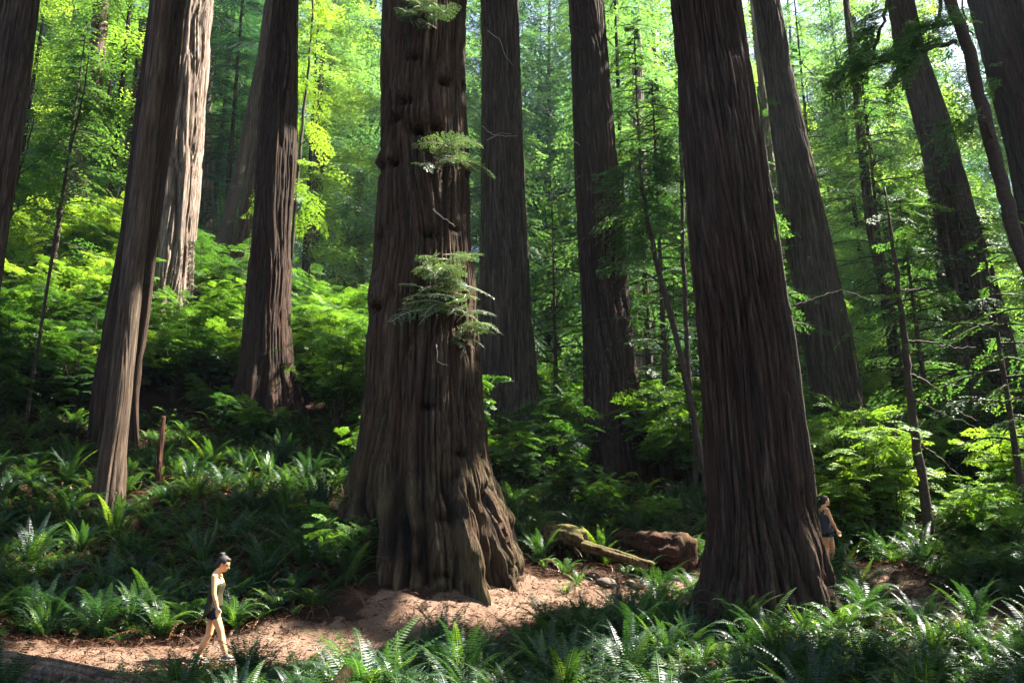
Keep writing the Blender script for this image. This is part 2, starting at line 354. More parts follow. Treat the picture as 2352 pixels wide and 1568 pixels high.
def X0_(C, R, TH): return C + R * np.cos(TH)
def big_trunk(rows, D, segs, dz, mat, depth=0.05, fw=0.095, fl=2.2, ztop=40, flare=0.12, burls=(), mossh=0, seed=0, parent=None, lump=0.04, lobe=0.10, gnarl=0.0, taper=0.62, visz=None, twist=0.0):
    P, zg = trunk_profile(rows, D, ztop, taper)
    visz = visz or D * 0.80 + 4
    zs = np.concatenate([np.arange(P[0][1], min(visz, ztop), dz), np.arange(visz, ztop, 1.0), [ztop]]) if visz < ztop else np.append(np.arange(P[0][1], ztop, dz), ztop)
    cx = np.interp(zs, P[:, 1], P[:, 0]); rr = np.interp(zs, P[:, 1], P[:, 2])
    ker = np.ones(9) / 9; pad = lambda a: np.convolve(np.pad(a, 4, 'edge'), ker, 'valid'); cx = pad(cx); rr = pad(rr)
    th = np.linspace(0, 2 * np.pi, segs, endpoint=False)
    TH, Z = np.meshgrid(th, zs); R = np.repeat(rr[:, None], segs, 1); C = np.repeat(cx[:, None], segs, 1)
    h = Z - zg
    fl_ = np.exp(-np.clip(h, 0, None) / 0.9)
    T2 = TH + twist * h + (vnoise(Z * 0.35, np.cos(TH) * 1.2, np.sin(TH) * 1.2, seed + 5) - 0.5) * 0.5
    Rr = np.maximum(R, 0.15); rref = float(np.median(rr[zs < visz]))
    U = np.cos(T2) * rref / fw; Wv = np.sin(T2) * rref / fw
    n1 = vnoise(U, Wv, Z / fl, seed); n2 = vnoise(U * 2.1 + 7, Wv * 2.1, Z / (fl * 0.55), seed + 1); n3 = vnoise(U * 0.35, Wv * 0.35, Z / (fl * 2.2), seed + 2)
    f1 = np.clip(np.abs(2 * n1 - 1) / 0.36, 0, 1); f2 = np.clip(np.abs(2 * n2 - 1) / 0.35, 0, 1); f3 = np.clip(np.abs(2 * n3 - 1) / 0.10, 0, 1)
    f1 = f1 ** 0.8
    ridge = 0.5 * f1 + 0.25 * f2 + 0.25 * f3
    lob = vnoise(np.cos(TH) * 2.6 + 3, np.sin(TH) * 2.6, Z * 0.08, seed + 9) - 0.45
    lob2 = vnoise(np.cos(TH) * 6 + 3, np.sin(TH) * 6, Z * 0.15, seed + 19) - 0.5
    gn = np.exp(-np.clip(h - .9, 0, None) / 1.1) * gnarl
    gw = vnoise(X0_(C, R, TH) * 2.2, (D + R * np.sin(TH)) * 2.2, Z * 1.1, seed + 41); gk = vnoise(X0_(C, R, TH) * 6, (D + R * np.sin(TH)) * 6, Z * 3.2, seed + 42)
    ridge = np.clip(ridge - gn * .8 * (1 - np.clip(np.abs(2 * gw - 1) / .22, 0, 1)), 0, 1)
    disp = depth * (1 + 1.0 * gn) * (f1 * 0.95 + f2 * 0.55 + f3 * 1.0 - 1.8) + R * lump * 2 * (vnoise(np.cos(TH) * 1.5, np.sin(TH) * 1.5, Z * 0.25, seed + 3) - 0.5)
    disp = disp + gn * (.16 * (gk - .5) + .13 * np.clip(np.abs(2 * gw - 1) / .25, 0, 1) - .10)
    disp = disp + R * fl_ * (flare + lobe * (3.0 * lob + 1.8 * lob2)) + R * lobe * 2.6 * np.exp(-np.clip(h - 1.0, 0, None) / .35) * np.clip(lob2 + .12, 0, 1) + R * lobe * .5 * np.exp(-np.clip(h, 0, None) / 2.5) * lob2
    X = C + (R + disp) * np.cos(TH); Y = D + (R + disp) * np.sin(TH)
    mossv = np.zeros_like(X)
    if mossh: mossv = sstep(mossh, mossh * 0.3, h) * (0.35 + 0.65 * sstep(0.3, 0.8, ridge))
    for bx, by, br, ba in burls:                       # pixel place on the front face, radius m, height m
        q = at(bx, by, D); c = np.interp(q[2], zs, cx); r = np.interp(q[2], zs, rr)
        q = at(bx, by, D - r * 0.8); q[0] = np.clip(q[0], c - r * 0.98, c + r * 0.98)
        tb = -np.arccos(np.clip((q[0] - c) / r, -1, 1)); dth = (TH - tb + np.pi) % (2 * np.pi) - np.pi
        du = dth * r; dzz = Z - q[2]
        rough = 0.2 + 0.8 * vnoise(X * 7, Y * 7, Z * 4, seed + 31) + 0.8 * vnoise(X * 16, Y * 16, Z * 9, seed + 32)
        g = np.exp(-(du ** 2 + (dzz * np.where(dzz > 0, 0.45, 1.5)) ** 2) / br ** 2) * ba * .5 * rough
        hole = np.exp(-((du) ** 2 * 1.2 + ((dzz + br * 1.1) * 2.2) ** 2) / (br * 0.8) ** 2) * ba * 1.1
        X = X + (g - hole) * np.cos(TH); Y = Y + (g - hole) * np.sin(TH)
        ridge = np.clip(ridge - 0.9 * hole / ba, 0, 1)  # hollows under burls darkened in colour, adding to their shade
    nz = len(zs); V = np.stack([X.ravel(), Y.ravel(), Z.ravel()], 1)
    i = np.arange(nz * segs).reshape(nz, segs); j = np.roll(i, -1, 1)
    Q = np.stack([i[:-1], j[:-1], j[1:], i[1:]], -1).reshape(-1, 4)
    pa = {'ridge': np.clip(ridge, 0, 1).ravel()}
    if mossh: pa['moss'] = mossv.ravel()
    return mesh_np('trunk', V, Q, mat, smooth=True, point_attr=pa), P, zg

# unseen crowns shaped to shade the grove; gaps cut where sun should fall
SPOTS = [(1290,1000,27,1.5),(1400,1080,24,1.5),(1560,1100,23,1.2),(1200,1150,22,.8),(1480,1000,27,1.0),(2150,1150,22,1.4),(2300,1250,18.5,1.0),(2150,1300,17,.7),(1700,1000,30,1.2),(880,1130,22,.8),(300,1180,18.5,.4),(120,1250,17,.4),(480,1250,17,.35),(1620,1470,12,.3),(1400,1500,11.5,.3),(2250,1430,13,.4),(1290,1060,25,1.0),(1300,980,33,1.2),(1560,1050,26,.8),(1400,1130,22,.6),(1960,1100,20.5,1.6),(1900,1060,20.5,1.0),(2050,1120,20.5,1.0),(2250,600,22,1.1),(2300,800,22,1.1),(2150,850,24,1.2),(1800,700,25,.9),(2050,500,22,1.2),(1500,450,25,.7),(2300,1080,21,1.2),(2050,1130,23,1.2),(2200,1050,24,1.2),(1960,1150,21,.8),(2120,950,25,1.0),(300,1540,12.2,.8),(450,1540,12.2,.8),(700,1500,13.3,.7),(180,1505,12.6,.7),(2250,1120,21,1.2),(2100,1230,19,.8),(2250,1250,18,.7),(1900,1200,20.5,.6),(2330,1290,17,.5),(60,1100,20,.9),(250,1080,21,.9),(400,1070,21,1.2),(520,1060,21.3,1.0),(620,1070,21.3,.9),(780,1080,21,.8),(120,960,24,1.0),(330,930,25,.8),(2050,1290,17,.5),(1950,1350,13.3,.8),(1560,1190,20,.9),(1420,1190,20,.5),(1650,1560,9.3,.3),(100,720,30,1.3),(520,700,32,.8),(780,800,31,.6),(1120,1200,16.5,.8),(1150,1290,16.5,.7),(1000,1420,15.3,.5),(470,1400,13.1,.75),(520,1510,13.0,1.0),(600,1530,12.6,.8),(250,1515,12.6,.75),(370,1530,12.4,.7),(120,1500,12.6,.4),(830,1490,10.4,.9),(900,1540,10.2,.7),
 (1080,1415,15.4,.75),(1180,1402,15.9,.7),(1300,1392,16.4,.4),(1090,1290,16.0,.75),(1040,1340,15.9,.4),(1290,1215,18.5,.5),(1430,1285,18.0,.5),(1560,1260,18.6,.4),(1560,1180,20,.8),(1470,1175,20,.4),
 (1400,1350,17.6,.5),(1500,1345,17.8,.3),(1600,1335,18.1,.3),(1250,1300,17.6,.3),(1940,1330,13.2,.6),(1990,1350,13.4,.4),(2060,1225,19,.6),(1980,1210,20,.4),(1930,1080,24,1.3),(2020,1030,26,1.6),(2200,1180,20,.9),(2310,1200,19,.8),(2150,1250,17,.4),
 (30,1080,20,.8),(100,1130,19.5,.4),(190,1110,20,.6),(340,1080,21,.6),(450,1060,21,.5),(560,1050,21.5,.5),(700,1070,21.5,.4),(730,970,25,.6),(640,1100,20.5,.3),(40,1340,15.5,.35),(170,1420,14,.3),(1540,1530,9.6,.3),(2300,1260,17,.5),
 (1010,380,16.3,.45),(1030,650,16.0,.6),(1060,760,16.0,.5),(980,50,16.2,.35),(1350,1170,21,.3),(1200,1190,19,.3),(700,250,26,.35),(160,900,24,.5),(100,860,26,.8),(60,1010,22,.4),(480,900,25,.6),(270,1000,23,.4),(1320,1360,17.3,.3),(700,1300,16,.25),(650,1280,16,.25),
 (2100,330,19,.9),(2150,230,19,.9),(1430,110,25,.6),(1900,1180,21,.4),(1290,1060,25,.5),(2190,1380,14.5,.35),(2250,1500,11.5,.3)]
SP = np.array([[*at(a, b, c), r] for a, b, c, r in SPOTS])
_r = np.random.default_rng(404); _y = _r.uniform(9, 25, 80); _x = _r.uniform(-.62, .62, 80) * _y
SP = np.vstack([SP, np.stack([_x, _y, ground(_x, _y) + .4, _r.uniform(-.28, -.12, 80)], 1)])
def gapmask(C):
    k = np.zeros(len(C), bool)
    for x, y, z, r in SP:
        d = C - np.array([x, y, z]); t = d @ SUN
        rad = np.linalg.norm(d - t[:, None] * SUN, axis=1)
        k |= (rad < r + 0.45) & (t > 0)
    return k
def high_crown(cx, cyy, z0, z1, R, n, rng, name='crown', parent=None):
    nb = 90; C = []; A = []
    for b in range(nb):
        f = (b + rng.random()) / nb; z = z0 + (z1 - z0) * f; az = rng.random() * 2 * np.pi; L = R * (1 - 0.55 * f) * (0.6 + 0.5 * rng.random())
        m = n // nb; s = rng.random(m) ** 0.6
        d = np.array([np.cos(az), np.sin(az), 0]); sd = np.array([-np.sin(az), np.cos(az), 0])
        lat = rng.normal(0, 0.16, m) * L
        p = np.array([cx, cyy, z]) + d * (s * L)[:, None] + sd * lat[:, None]
        p[:, 2] += 0.1 * L * s - 0.35 * L * s ** 2 - 0.15 * np.abs(lat) + rng.normal(0, 0.15, m)
        C.append(p); A.append(d * 0.6 + sd * np.sign(lat)[:, None] * 0.8 + rng.normal(0, 0.25, (m, 3)))
    C = np.concatenate(C); A = np.concatenate(A)
    k = ~gapmask(C)
    # keep clear of the view
    px, py = proj(C[:, 0], C[:, 1], C[:, 2]); k &= ~((C[:, 1] > 1) & (py > -90) & (px > -120) & (px < 2470) & (py < 1700)); C = C[k]; A = A[k]
    N = np.array([0, 0, 1.0]) + rng.normal(0, 0.35, C.shape)
    V, Q = cards(C, A, N, rng.uniform(0.4, 0.75, len(C)), rng.uniform(0.22, 0.4, len(C)))
    return link(name, mesh_np(name, V, Q, M['needle'], rng.random(len(C)) * 0.6), parent)
def carve(V, Q, T, M4=None):
    C = V.reshape(-1, 4, 3).mean(1)
    if M4 is not None:
        A = np.array(M4); C = C @ A[:3, :3].T + A[:3, 3]
    k = ~gapmask(C); kk = np.repeat(k, 4)
    return V[kk], np.arange(int(k.sum()) * 4).reshape(-1, 4), T[k]

BIG = dict(
 left_edge=dict(rows=[(533,-128,5),(300,-92,38),(0,-46,80)], D=18, segs=220, dz=.1, mat='bark_grey', seed=11, ztop=40, depth=.045,
   label='thick grey trunk cut by the left edge, leaning inward', nm='redwood_tree'),
 snag=dict(rows=[(1162,216,277),(1120,222,280),(1030,235,286),(900,252,300),(700,274,320),(520,292,338),(250,326,366),(0,354,394)], D=20, segs=120, dz=.08, mat='bark_snag', seed=21, ztop=34, depth=.018, fw=.10, fl=2.5, flare=.10,
   label='slim smooth brown trunk leaning right in front of two wider trunks', nm='leaning_tree'),
 behind=dict(rows=[(1000,212,308),(915,216,310),(720,250,338),(520,285,361),(250,316,398),(0,352,421)], D=24, segs=180, dz=.1, mat='bark', seed=31, lobe=.02, depth=.04,
   label='grey ridged trunk directly behind the slim leaning brown trunk', nm='redwood_tree'),
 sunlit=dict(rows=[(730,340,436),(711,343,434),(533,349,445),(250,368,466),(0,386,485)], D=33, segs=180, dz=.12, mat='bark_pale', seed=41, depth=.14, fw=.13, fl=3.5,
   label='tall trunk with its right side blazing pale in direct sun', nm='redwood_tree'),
 behind_twin=dict(rows=[(680,522,584),(530,544,604),(340,575,625),(187,588,640),(0,612,668)], D=37, segs=110, dz=.14, mat='bark_grey', seed=51, depth=.07,
   label='reddish grey trunk half hidden behind the dark trunk with the forked base', nm='redwood_tree'),
 twin=dict(rows=[(965,548,688),(930,550,682),(840,554,673),(720,565,665),(530,583,665),(340,594,680),(204,605,680),(0,632,682)], D=27, segs=220, dz=.1, mat='bark', seed=61, depth=.06, flare=.1,
   label='dark ridged trunk standing among shrubs left of the giant knotted trunk', nm='redwood_tree'),
 giant=dict(rows=[(1330,806,1166),(1240,806,1150),(1161,806,1132),(1050,830,1109),(900,846,1099),(680,853,1094),(600,866,1084),(533,868,1078),(370,881,1073),(150,881,1062),(0,886,1064)], D=17.5, segs=480, dz=.055, mat='bark_moss', seed=71, depth=.095, fw=.085, fl=2.0, flare=.05, lobe=.09, gnarl=1.0, mossh=3.0, lump=.07,
   burls=[(865,680,.22,.22),(872,345,.22,.2),(905,360,.18,.22),(960,285,.25,.25),(1000,280,.2,.2),(1068,360,.2,.2),(1015,175,.2,.2),(1055,150,.18,.16),(950,120,.25,.15),(905,245,.3,.15),(985,520,.25,.15),(1040,500,.2,.15),(985,915,.2,.12),(1050,1020,.2,.15),(868,520,.15,.12),(930,215,.3,.12)],
   label='giant knotted redwood with flared base beside the path, nearest the centre', nm='giant_redwood_tree'),
 mid=dict(rows=[(1060,1086,1252),(1000,1094,1246),(942,1099,1241),(750,1103,1221),(533,1107,1209),(250,1107,1196),(0,1107,1188)], D=27, segs=240, dz=.1, mat='bark_grey', seed=81, depth=.07,
   label='straight grey trunk just right of the giant knotted trunk', nm='redwood_tree'),
 mid_right=dict(rows=[(1055,1340,1492),(1000,1345,1484),(925,1343,1471),(750,1341,1447),(533,1328,1430),(250,1318,1404),(0,1309,1384)], D=27, segs=240, dz=.1, mat='bark', seed=91, depth=.07,
   label='straight brown trunk midway between the two nearest giant trunks', nm='redwood_tree'),
 near_right=dict(rows=[(1400,1608,1885),(1293,1632,1873),(1205,1634,1860),(1048,1625,1843),(790,1613,1805),(533,1590,1770),(250,1568,1730),(0,1548,1693)], D=14.3, segs=400, dz=.06, mat='bark', seed=101, depth=.075, fw=.075, fl=1.8, flare=.06, lobe=.08, gnarl=.35, twist=.05,
   label='massive dark red-brown trunk right of centre with a person at its edge', nm='redwood_tree'),
 right_back=dict(rows=[(1010,1882,1990),(987,1882,1986),(790,1850,1954),(533,1808,1899),(190,1760,1822),(0,1733,1786)], D=28, segs=180, dz=.1, mat='bark_grey', seed=111, depth=.07,
   label='brown trunk rising from bright shrubs right of the massive dark trunk', nm='redwood_tree'),
 far_right=dict(rows=[(1000,2262,2362),(917,2250,2348),(754,2212,2311),(530,2161,2243),(296,2110,2181),(116,2062,2118),(0,2042,2094)], D=26, segs=180, dz=.1, mat='bark_grey', seed=121, depth=.07,
   label='strongly leaning ridged trunk near the right edge behind green boughs', nm='redwood_tree'),
 right_edge=dict(rows=[(700,2425,2560),(442,2352,2480),(0,2236,2345)], D=25, segs=220, dz=.08, mat='bark', seed=131, depth=.045,
   label='thick dark trunk entering the top right corner, leaning left', nm='redwood_tree'),
)
rng = np.random.default_rng(5)
TREES = {}
for k, d in BIG.items():
    d = dict(d); nm = d.pop('nm'); lab = d.pop('label'); mat = M[d.pop('mat')]
    me, P, zg = big_trunk(mat=mat, **d)
    root = empty(nm, (float(np.interp(zg, P[:, 1], P[:, 0])), d['D'], zg))
    tag(root, lab, 'tree', 'large trunks of the grove')
    o = link('trunk', me, root); o.matrix_parent_inverse = Matrix.Translation(-Vector(root.location))
    TREES[k] = (root, P, d['D']); BLOCK.append((float(root.location[0]), d['D'], float(P[0][2]) * 1.15))
    if k not in ('snag', 'sunlit', 'behind_twin', 'left_edge'):
        xt = float(np.interp(32, P[:, 1], P[:, 0]))
        c = high_crown(xt, d['D'] - 1.5, max(26, d['D'] * 0.80 + 5), 41, 7.0, 6000, rng, 'crown', root); c.matrix_parent_inverse = Matrix.Translation(-Vector(root.location))
for i, (x, y) in enumerate([(20, 9), (20, 20.3), (19, 27), (27, 6), (27, 14), (28, 22), (27, 29), (35, 9), (35, 18), (35, 26), (43, 8), (43, 17), (43, 26), (12.5, 8.2), (12, 4.5), (31, 34), (39, 34), (27, 38), (32, 41), (36, 37.5)]):  # unseen trees added beyond the frame to block sun over the grove
    z = g1(x, y)
    root = empty('redwood_tree', (x, y, z))
    tag(root, 'unseen redwood added outside the frame whose high crown shades the grove', 'tree', 'added redwoods outside the frame')
    c = high_crown(x, y, 25.5, 41, 7.5, 7500, rng, 'crown', root); c.matrix_parent_inverse = Matrix.Translation(-Vector(root.location))
    mb = MB(); mb.tube([(0, 0, -.5), (0.1, 0, 1.0), (0, 0, 15), (0, 0, 41)], [.7, .5, .4, .25], 20); mb.build('trunk', M['bark_far'], root)

# ------------------------------------------------------------------ plant builders
def fern_mesh(seed, nf=20, L=1.0, npair=30, dead=0.12, upright=0.0):
    r = np.random.default_rng(seed); Vs = []; Qs = []; Ts = []; n = 0
    for f in range(nf):
        az = f * 2.39996 + r.normal(0, .25); isdead = f > nf * (1 - dead)
        l = L * r.uniform(.7, 1.1); e0 = math.radians(r.uniform(50, 82) + upright * 8); e1 = math.radians(r.uniform(-50, 5) + upright * 40)
        if isdead: e0 = math.radians(r.uniform(5, 35)); e1 = math.radians(-60)
        S = 26; s = np.linspace(0, 1, S); e = e0 + (e1 - e0) * s ** 1.5
        side = r.normal(0, .25)
        dirs = np.stack([np.cos(az + side * s) * np.cos(e), np.sin(az + side * s) * np.cos(e), np.sin(e)], 1)
        P = np.vstack([[0, 0, 0], np.cumsum(dirs[:-1] * l / (S - 1), 0)])
        tone = 1.0 if isdead else float(np.clip(r.normal(.32, .16), 0, .8))
        # rachis strip
        lat = np.stack([-np.sin(az + side * s), np.cos(az + side * s), 0 * s], 1)
        wd = (0.006 * (1 - s) + 0.0015)[:, None]
        Vr = np.stack([P - lat * wd, P + lat * wd], 1).reshape(-1, 3)
        i = np.arange(S - 1) * 2
        Vs.append(Vr); Qs.append(np.stack([i, i + 1, i + 3, i + 2], 1) + n); Ts.append(np.full(S - 1, min(tone + .25, .9) if not isdead else 1.0)); n += len(Vr)
        u = np.linspace(.10, .985, npair); C = np.stack([np.interp(u, s, P[:, k]) for k in range(3)], 1)
        D = unit(np.stack([np.interp(u, s, dirs[:, k]) for k in range(3)], 1)); Lt = unit(np.stack([np.interp(u, s, lat[:, k]) for k in range(3)], 1)); N = np.cross(D, Lt)
        pl = 0.098 * L * np.minimum(1, (u / .16) ** .8) * np.minimum(1, ((1 - u) / .55) ** .75 + .06) * (.55 if isdead else 1)
        roll = r.normal(0, .35)
        for sg in (-1, 1):
            A = Lt * sg * math.cos(.32) + D * math.sin(.32) + N * (r.normal(-.12, .10, len(u)) + sg * roll * .5)[:, None]
            if isdead: A += r.normal(0, .35, A.shape)
            V, Q = cards(C, A, N + D * 0, pl, np.full(len(u), l * .88 / npair * .78))
            Vs.append(V); Qs.append(Q + n); n += len(V); Ts.append(np.full(len(Q), tone) + (0 if isdead else 1) * r.normal(0, .03, len(Q)))
    return np.concatenate(Vs), np.concatenate(Qs), np.concatenate(Ts)

def fan_cards(C, A, N, k, L, W, r, spread=1.15):
    """k leaflets around each twig point, lying in the twig's flat spray"""
    n = len(C); C = np.repeat(C, k, 0); A = np.repeat(A, k, 0); N = np.repeat(N, k, 0)
    B = unit(np.cross(N, A)); a = r.uniform(-spread, spread, n * k)
    D = unit(A) * np.cos(a)[:, None] + B * np.sin(a)[:, None]
    C = C + unit(A) * r.uniform(-.5, .5, n * k)[:, None] * L + B * r.uniform(-.4, .4, n * k)[:, None] * L
    N = N + r.normal(0, .28, N.shape)
    return cards(C, D, N, L * r.uniform(.6, 1.2, n * k), W * r.uniform(.6, 1.2, n * k))

def boughs(base, az, L, r, rise=.15, droop=.5, nst=12, side=.42, leaf=.12, k=4, twist=.3, dens=1.0):
    """one bough: curved axis with side twigs in a flat drooping spray; returns leaf faces and the axis"""
    s = np.linspace(0, 1, nst)
    bend = r.normal(0, .25)
    a = az + bend * s
    P = np.stack([np.cos(a) * L * s, np.sin(a) * L * s, L * (rise * s - droop * s ** 2)], 1) + base
    T = unit(np.gradient(P, axis=0)); up = np.array([0, 0, 1.0]); Sd = unit(np.cross(up, T)); N = np.cross(T, Sd)
    tilt = r.normal(0, twist)
    N = N * math.cos(tilt) + Sd * math.sin(tilt); Sd = np.cross(N, T) 
    Cs = []; As = []; Ns = []; tn = []
    m = max(3, int(nst * 1.6 * dens))
    for sg in (-1, 1):
        for q in np.linspace(.18, .98, m) + r.normal(0, .015, m):
            q = float(np.clip(q, .1, 1)); c = np.array([np.interp(q, s, P[:, i]) for i in range(3)]); i = int(round(q * (nst - 1)))
            tl = side * L * (1 - q) ** .7 * r.uniform(.6, 1.15) + .05 * L
            d = unit(T[i] * .65 + Sd[i] * sg * .8 + r.normal(0, .08, 3)); nn = max(2, int(tl / (leaf * .95)))
            t = (np.arange(nn) + .5) / nn
            pts = c + d * (t * tl)[:, None]; pts[:, 2] -= .22 * tl * t ** 2
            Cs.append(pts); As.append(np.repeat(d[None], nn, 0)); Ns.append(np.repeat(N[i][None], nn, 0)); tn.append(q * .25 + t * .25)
    C = np.concatenate(Cs); A = np.concatenate(As); Nn = np.concatenate(Ns); tn = np.repeat(np.concatenate(tn), k)
    V, Q = fan_cards(C, A, Nn, k, leaf, leaf * .42, r)
    return V, Q, tn, P

def collect(parts):
    Vs = []; Qs = []; Ts = []; n = 0
    for V, Q, T in parts: Vs.append(V); Qs.append(Q + n); Ts.append(T); n += len(V)
    return np.concatenate(Vs), np.concatenate(Qs), np.concatenate(Ts)

def conifer(seed, H=26, R=3.6, nb=80, leaf=.2, k=4, z0=.12, droop=.55, rt=.28, bare=.1, clump=0, side=.42):
    r = np.random.default_rng(seed); parts = []; mb = MB()
    lean = r.normal(0, .02, 2)
    zz = np.linspace(-.8, H, 12); mb.tube(np.stack([lean[0] * zz, lean[1] * zz, zz], 1), rt * (1 - zz / H * .85), 10)
    for b in range(nb):
        f = z0 + (1 - z0) * ((b + r.random()) / nb) ** .9; z = H * f
        L = R * (min(1, (1 - f) * 2.2 + .12)) * r.uniform(.6, 1.15) * (1.0 if r.random() > bare else .4)
        az = b * 2.4 + r.normal(0, .5)
        V, Q, t, P = boughs(np.array([lean[0] * z, lean[1] * z, z]), az, L, r, r.uniform(0, .3), droop * r.uniform(.5, 1.3), max(6, int(L * 2.2)), side, leaf, k)
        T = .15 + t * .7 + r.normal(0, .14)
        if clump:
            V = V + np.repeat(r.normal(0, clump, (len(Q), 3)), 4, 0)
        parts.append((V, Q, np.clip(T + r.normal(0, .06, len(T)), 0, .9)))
        mb.tube(P[::2] if len(P) > 7 else P, np.linspace(.035, .008, len(P[::2] if len(P) > 7 else P)), 4)
    V, Q, T = collect(parts)
    return (V, Q, T), mb

def shrub(seed, H=2.0, W=1.4, ns=12, leaf=.06, k=4, layers=6):
    r = np.random.default_rng(seed); parts = []; mb = MB()
    for i in range(ns):
        az = r.random() * 6.283; h = H * r.uniform(.55, 1.05); out = W * r.uniform(.2, 1.0)
        s = np.linspace(0, 1, 7); a = az + r.normal(0, .3) * s
        P = np.stack([np.cos(a) * out * s ** 1.3, np.sin(a) * out * s ** 1.3, h * s ** .85], 1); P[0, 2] = -.2
        mb.tube(P, np.linspace(.018, .005, 7), 4)
        for j in range(layers):
            q = r.uniform(.3, 1.0); c = np.array([np.interp(q, s, P[:, m]) for m in range(3)])
            V, Q, t, _ = boughs(c, r.random() * 6.283, r.uniform(.35, .75) * (W * .6 + .15), r, r.uniform(.1, .6), r.uniform(.2, .6), 6, .5, leaf, k, .35)
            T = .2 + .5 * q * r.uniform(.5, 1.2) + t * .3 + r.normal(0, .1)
            parts.append((V, Q, np.clip(T, 0, .9)))
    return collect(parts), mb

def P_(name, b, mat):
    V, Q, T = b; return mesh_np(name, V, Q, mat, T)

# ------------------------------------------------------------------ background trees
rng = np.random.default_rng(77)
kinds = []
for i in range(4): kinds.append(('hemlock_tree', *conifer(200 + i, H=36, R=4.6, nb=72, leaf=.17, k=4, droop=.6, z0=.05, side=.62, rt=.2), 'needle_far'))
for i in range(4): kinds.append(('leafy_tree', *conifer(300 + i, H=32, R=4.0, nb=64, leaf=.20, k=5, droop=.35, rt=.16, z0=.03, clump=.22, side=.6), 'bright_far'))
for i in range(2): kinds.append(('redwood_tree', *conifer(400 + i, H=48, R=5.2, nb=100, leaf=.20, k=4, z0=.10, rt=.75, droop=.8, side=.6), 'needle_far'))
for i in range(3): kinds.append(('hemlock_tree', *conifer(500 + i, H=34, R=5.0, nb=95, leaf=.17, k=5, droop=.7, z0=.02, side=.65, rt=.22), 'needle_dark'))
kmesh = []
for nm, lv, mb, mt in kinds:
    kmesh.append((nm, P_('crown', lv, M[mt]), mb.mesh('trunk', M['bark_far'])))
bgtrees = []
def put_tree(kind, x, y, s, rz=None):
    nm, cm, tm = kmesh[kind]
    root = empty(nm, (x, y, g1(x, y)), rng.random() * 6.283 if rz is None else rz); root.scale = (s, s, s * rng.uniform(.9, 1.15))
    link('trunk', tm, root); link('crown', cm, root)
    bgtrees.append(root); return root
for row, (D, sp) in enumerate([(36, 8.5), (41, 8.5), (46, 8.5), (51, 8.5), (56, 8.5), (61, 7.2), (66, 7.2), (72, 7), (79, 7), (88, 7), (99, 7)]):
    half = D * .66 + 4
    x = -half + rng.random() * 3
    while x < half:
        xx = x + rng.normal(0, sp * .22); yy = D + rng.normal(0, 1.6)
        px, _ = proj(xx, yy, g1(xx, yy) + 5)
        left = px < 1150
        skip = False
        for bx, by, br in BLOCK:
            if abs(bx - xx) < 1.5 + br and abs(by - yy) < 2.5: skip = True
        if D < 38 and (280 < px < 560 or 60 < px < 280): skip = True          # the slope of bright shrubs and the sunlit trunk stay open
        if D < 44 and px < 260 and rng.random() < .7: skip = True
        
        if abs(yy - .34 * (xx + 13) - 34) < 6.0 and -16 < xx < 18: skip = True                  # open lane that lets the sun reach the pale trunk
        if rng.random() < .06: skip = True
        if not skip:
            u = rng.random()
            if left: kd = int(rng.integers(4, 8)) if u < .6 else int(rng.integers(0, 4)) if u < .95 or D < 60 else int(rng.integers(8, 10))
            else: kd = int(rng.integers(0, 4)) if u < .6 else int(rng.integers(4, 8)) if u < .93 or D < 60 else int(rng.integers(8, 10))
            if rng.random() < (.30 if D > 44 else .12): kd = int(rng.integers(10, 13))
            put_tree(kd, xx, yy, rng.uniform(.75, 1.15) * (1 + max(0, D - 50) * .008))
        x += sp

for px, D, kd in [(1255,66,11),(1480,58,12),(1530,72,2),(1690,62,5),(1870,66,1),(2000,72,3),(2130,66,5),(2290,62,12),(1230,84,2),(1450,86,3),(1560,50,4),(1330,92,1),(1950,84,5)]:
    q = at(px, 900, D); put_tree(kd, q[0], D, 1.25 + D * .004)
# far straight trunks that show between the boughs
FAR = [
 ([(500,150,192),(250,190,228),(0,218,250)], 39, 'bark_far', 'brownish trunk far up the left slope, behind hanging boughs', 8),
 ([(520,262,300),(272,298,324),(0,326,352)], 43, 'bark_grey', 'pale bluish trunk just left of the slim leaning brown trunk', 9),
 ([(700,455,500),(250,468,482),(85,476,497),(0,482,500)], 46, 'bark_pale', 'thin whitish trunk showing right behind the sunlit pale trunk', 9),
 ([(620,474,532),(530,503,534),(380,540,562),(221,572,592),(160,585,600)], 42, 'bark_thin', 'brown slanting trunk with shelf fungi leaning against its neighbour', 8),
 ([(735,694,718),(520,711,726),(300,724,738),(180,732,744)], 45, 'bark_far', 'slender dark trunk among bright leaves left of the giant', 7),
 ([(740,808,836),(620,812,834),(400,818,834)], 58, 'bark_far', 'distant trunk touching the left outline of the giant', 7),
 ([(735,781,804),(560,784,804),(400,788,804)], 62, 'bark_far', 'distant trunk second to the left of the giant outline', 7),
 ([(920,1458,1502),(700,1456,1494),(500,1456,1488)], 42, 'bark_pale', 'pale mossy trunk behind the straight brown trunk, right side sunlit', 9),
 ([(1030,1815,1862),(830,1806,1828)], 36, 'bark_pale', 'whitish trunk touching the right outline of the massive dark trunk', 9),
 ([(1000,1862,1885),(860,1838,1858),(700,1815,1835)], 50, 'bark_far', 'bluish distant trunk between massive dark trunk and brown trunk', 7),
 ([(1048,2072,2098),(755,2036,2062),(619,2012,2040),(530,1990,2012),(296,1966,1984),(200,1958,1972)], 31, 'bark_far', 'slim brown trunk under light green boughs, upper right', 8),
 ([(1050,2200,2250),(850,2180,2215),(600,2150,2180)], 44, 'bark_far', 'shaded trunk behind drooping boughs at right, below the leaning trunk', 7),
 ([(1000,2120,2150),(700,2085,2110),(450,2055,2078)], 50, 'bark_far', 'faint trunk behind the dark branchy tree', 7),
]
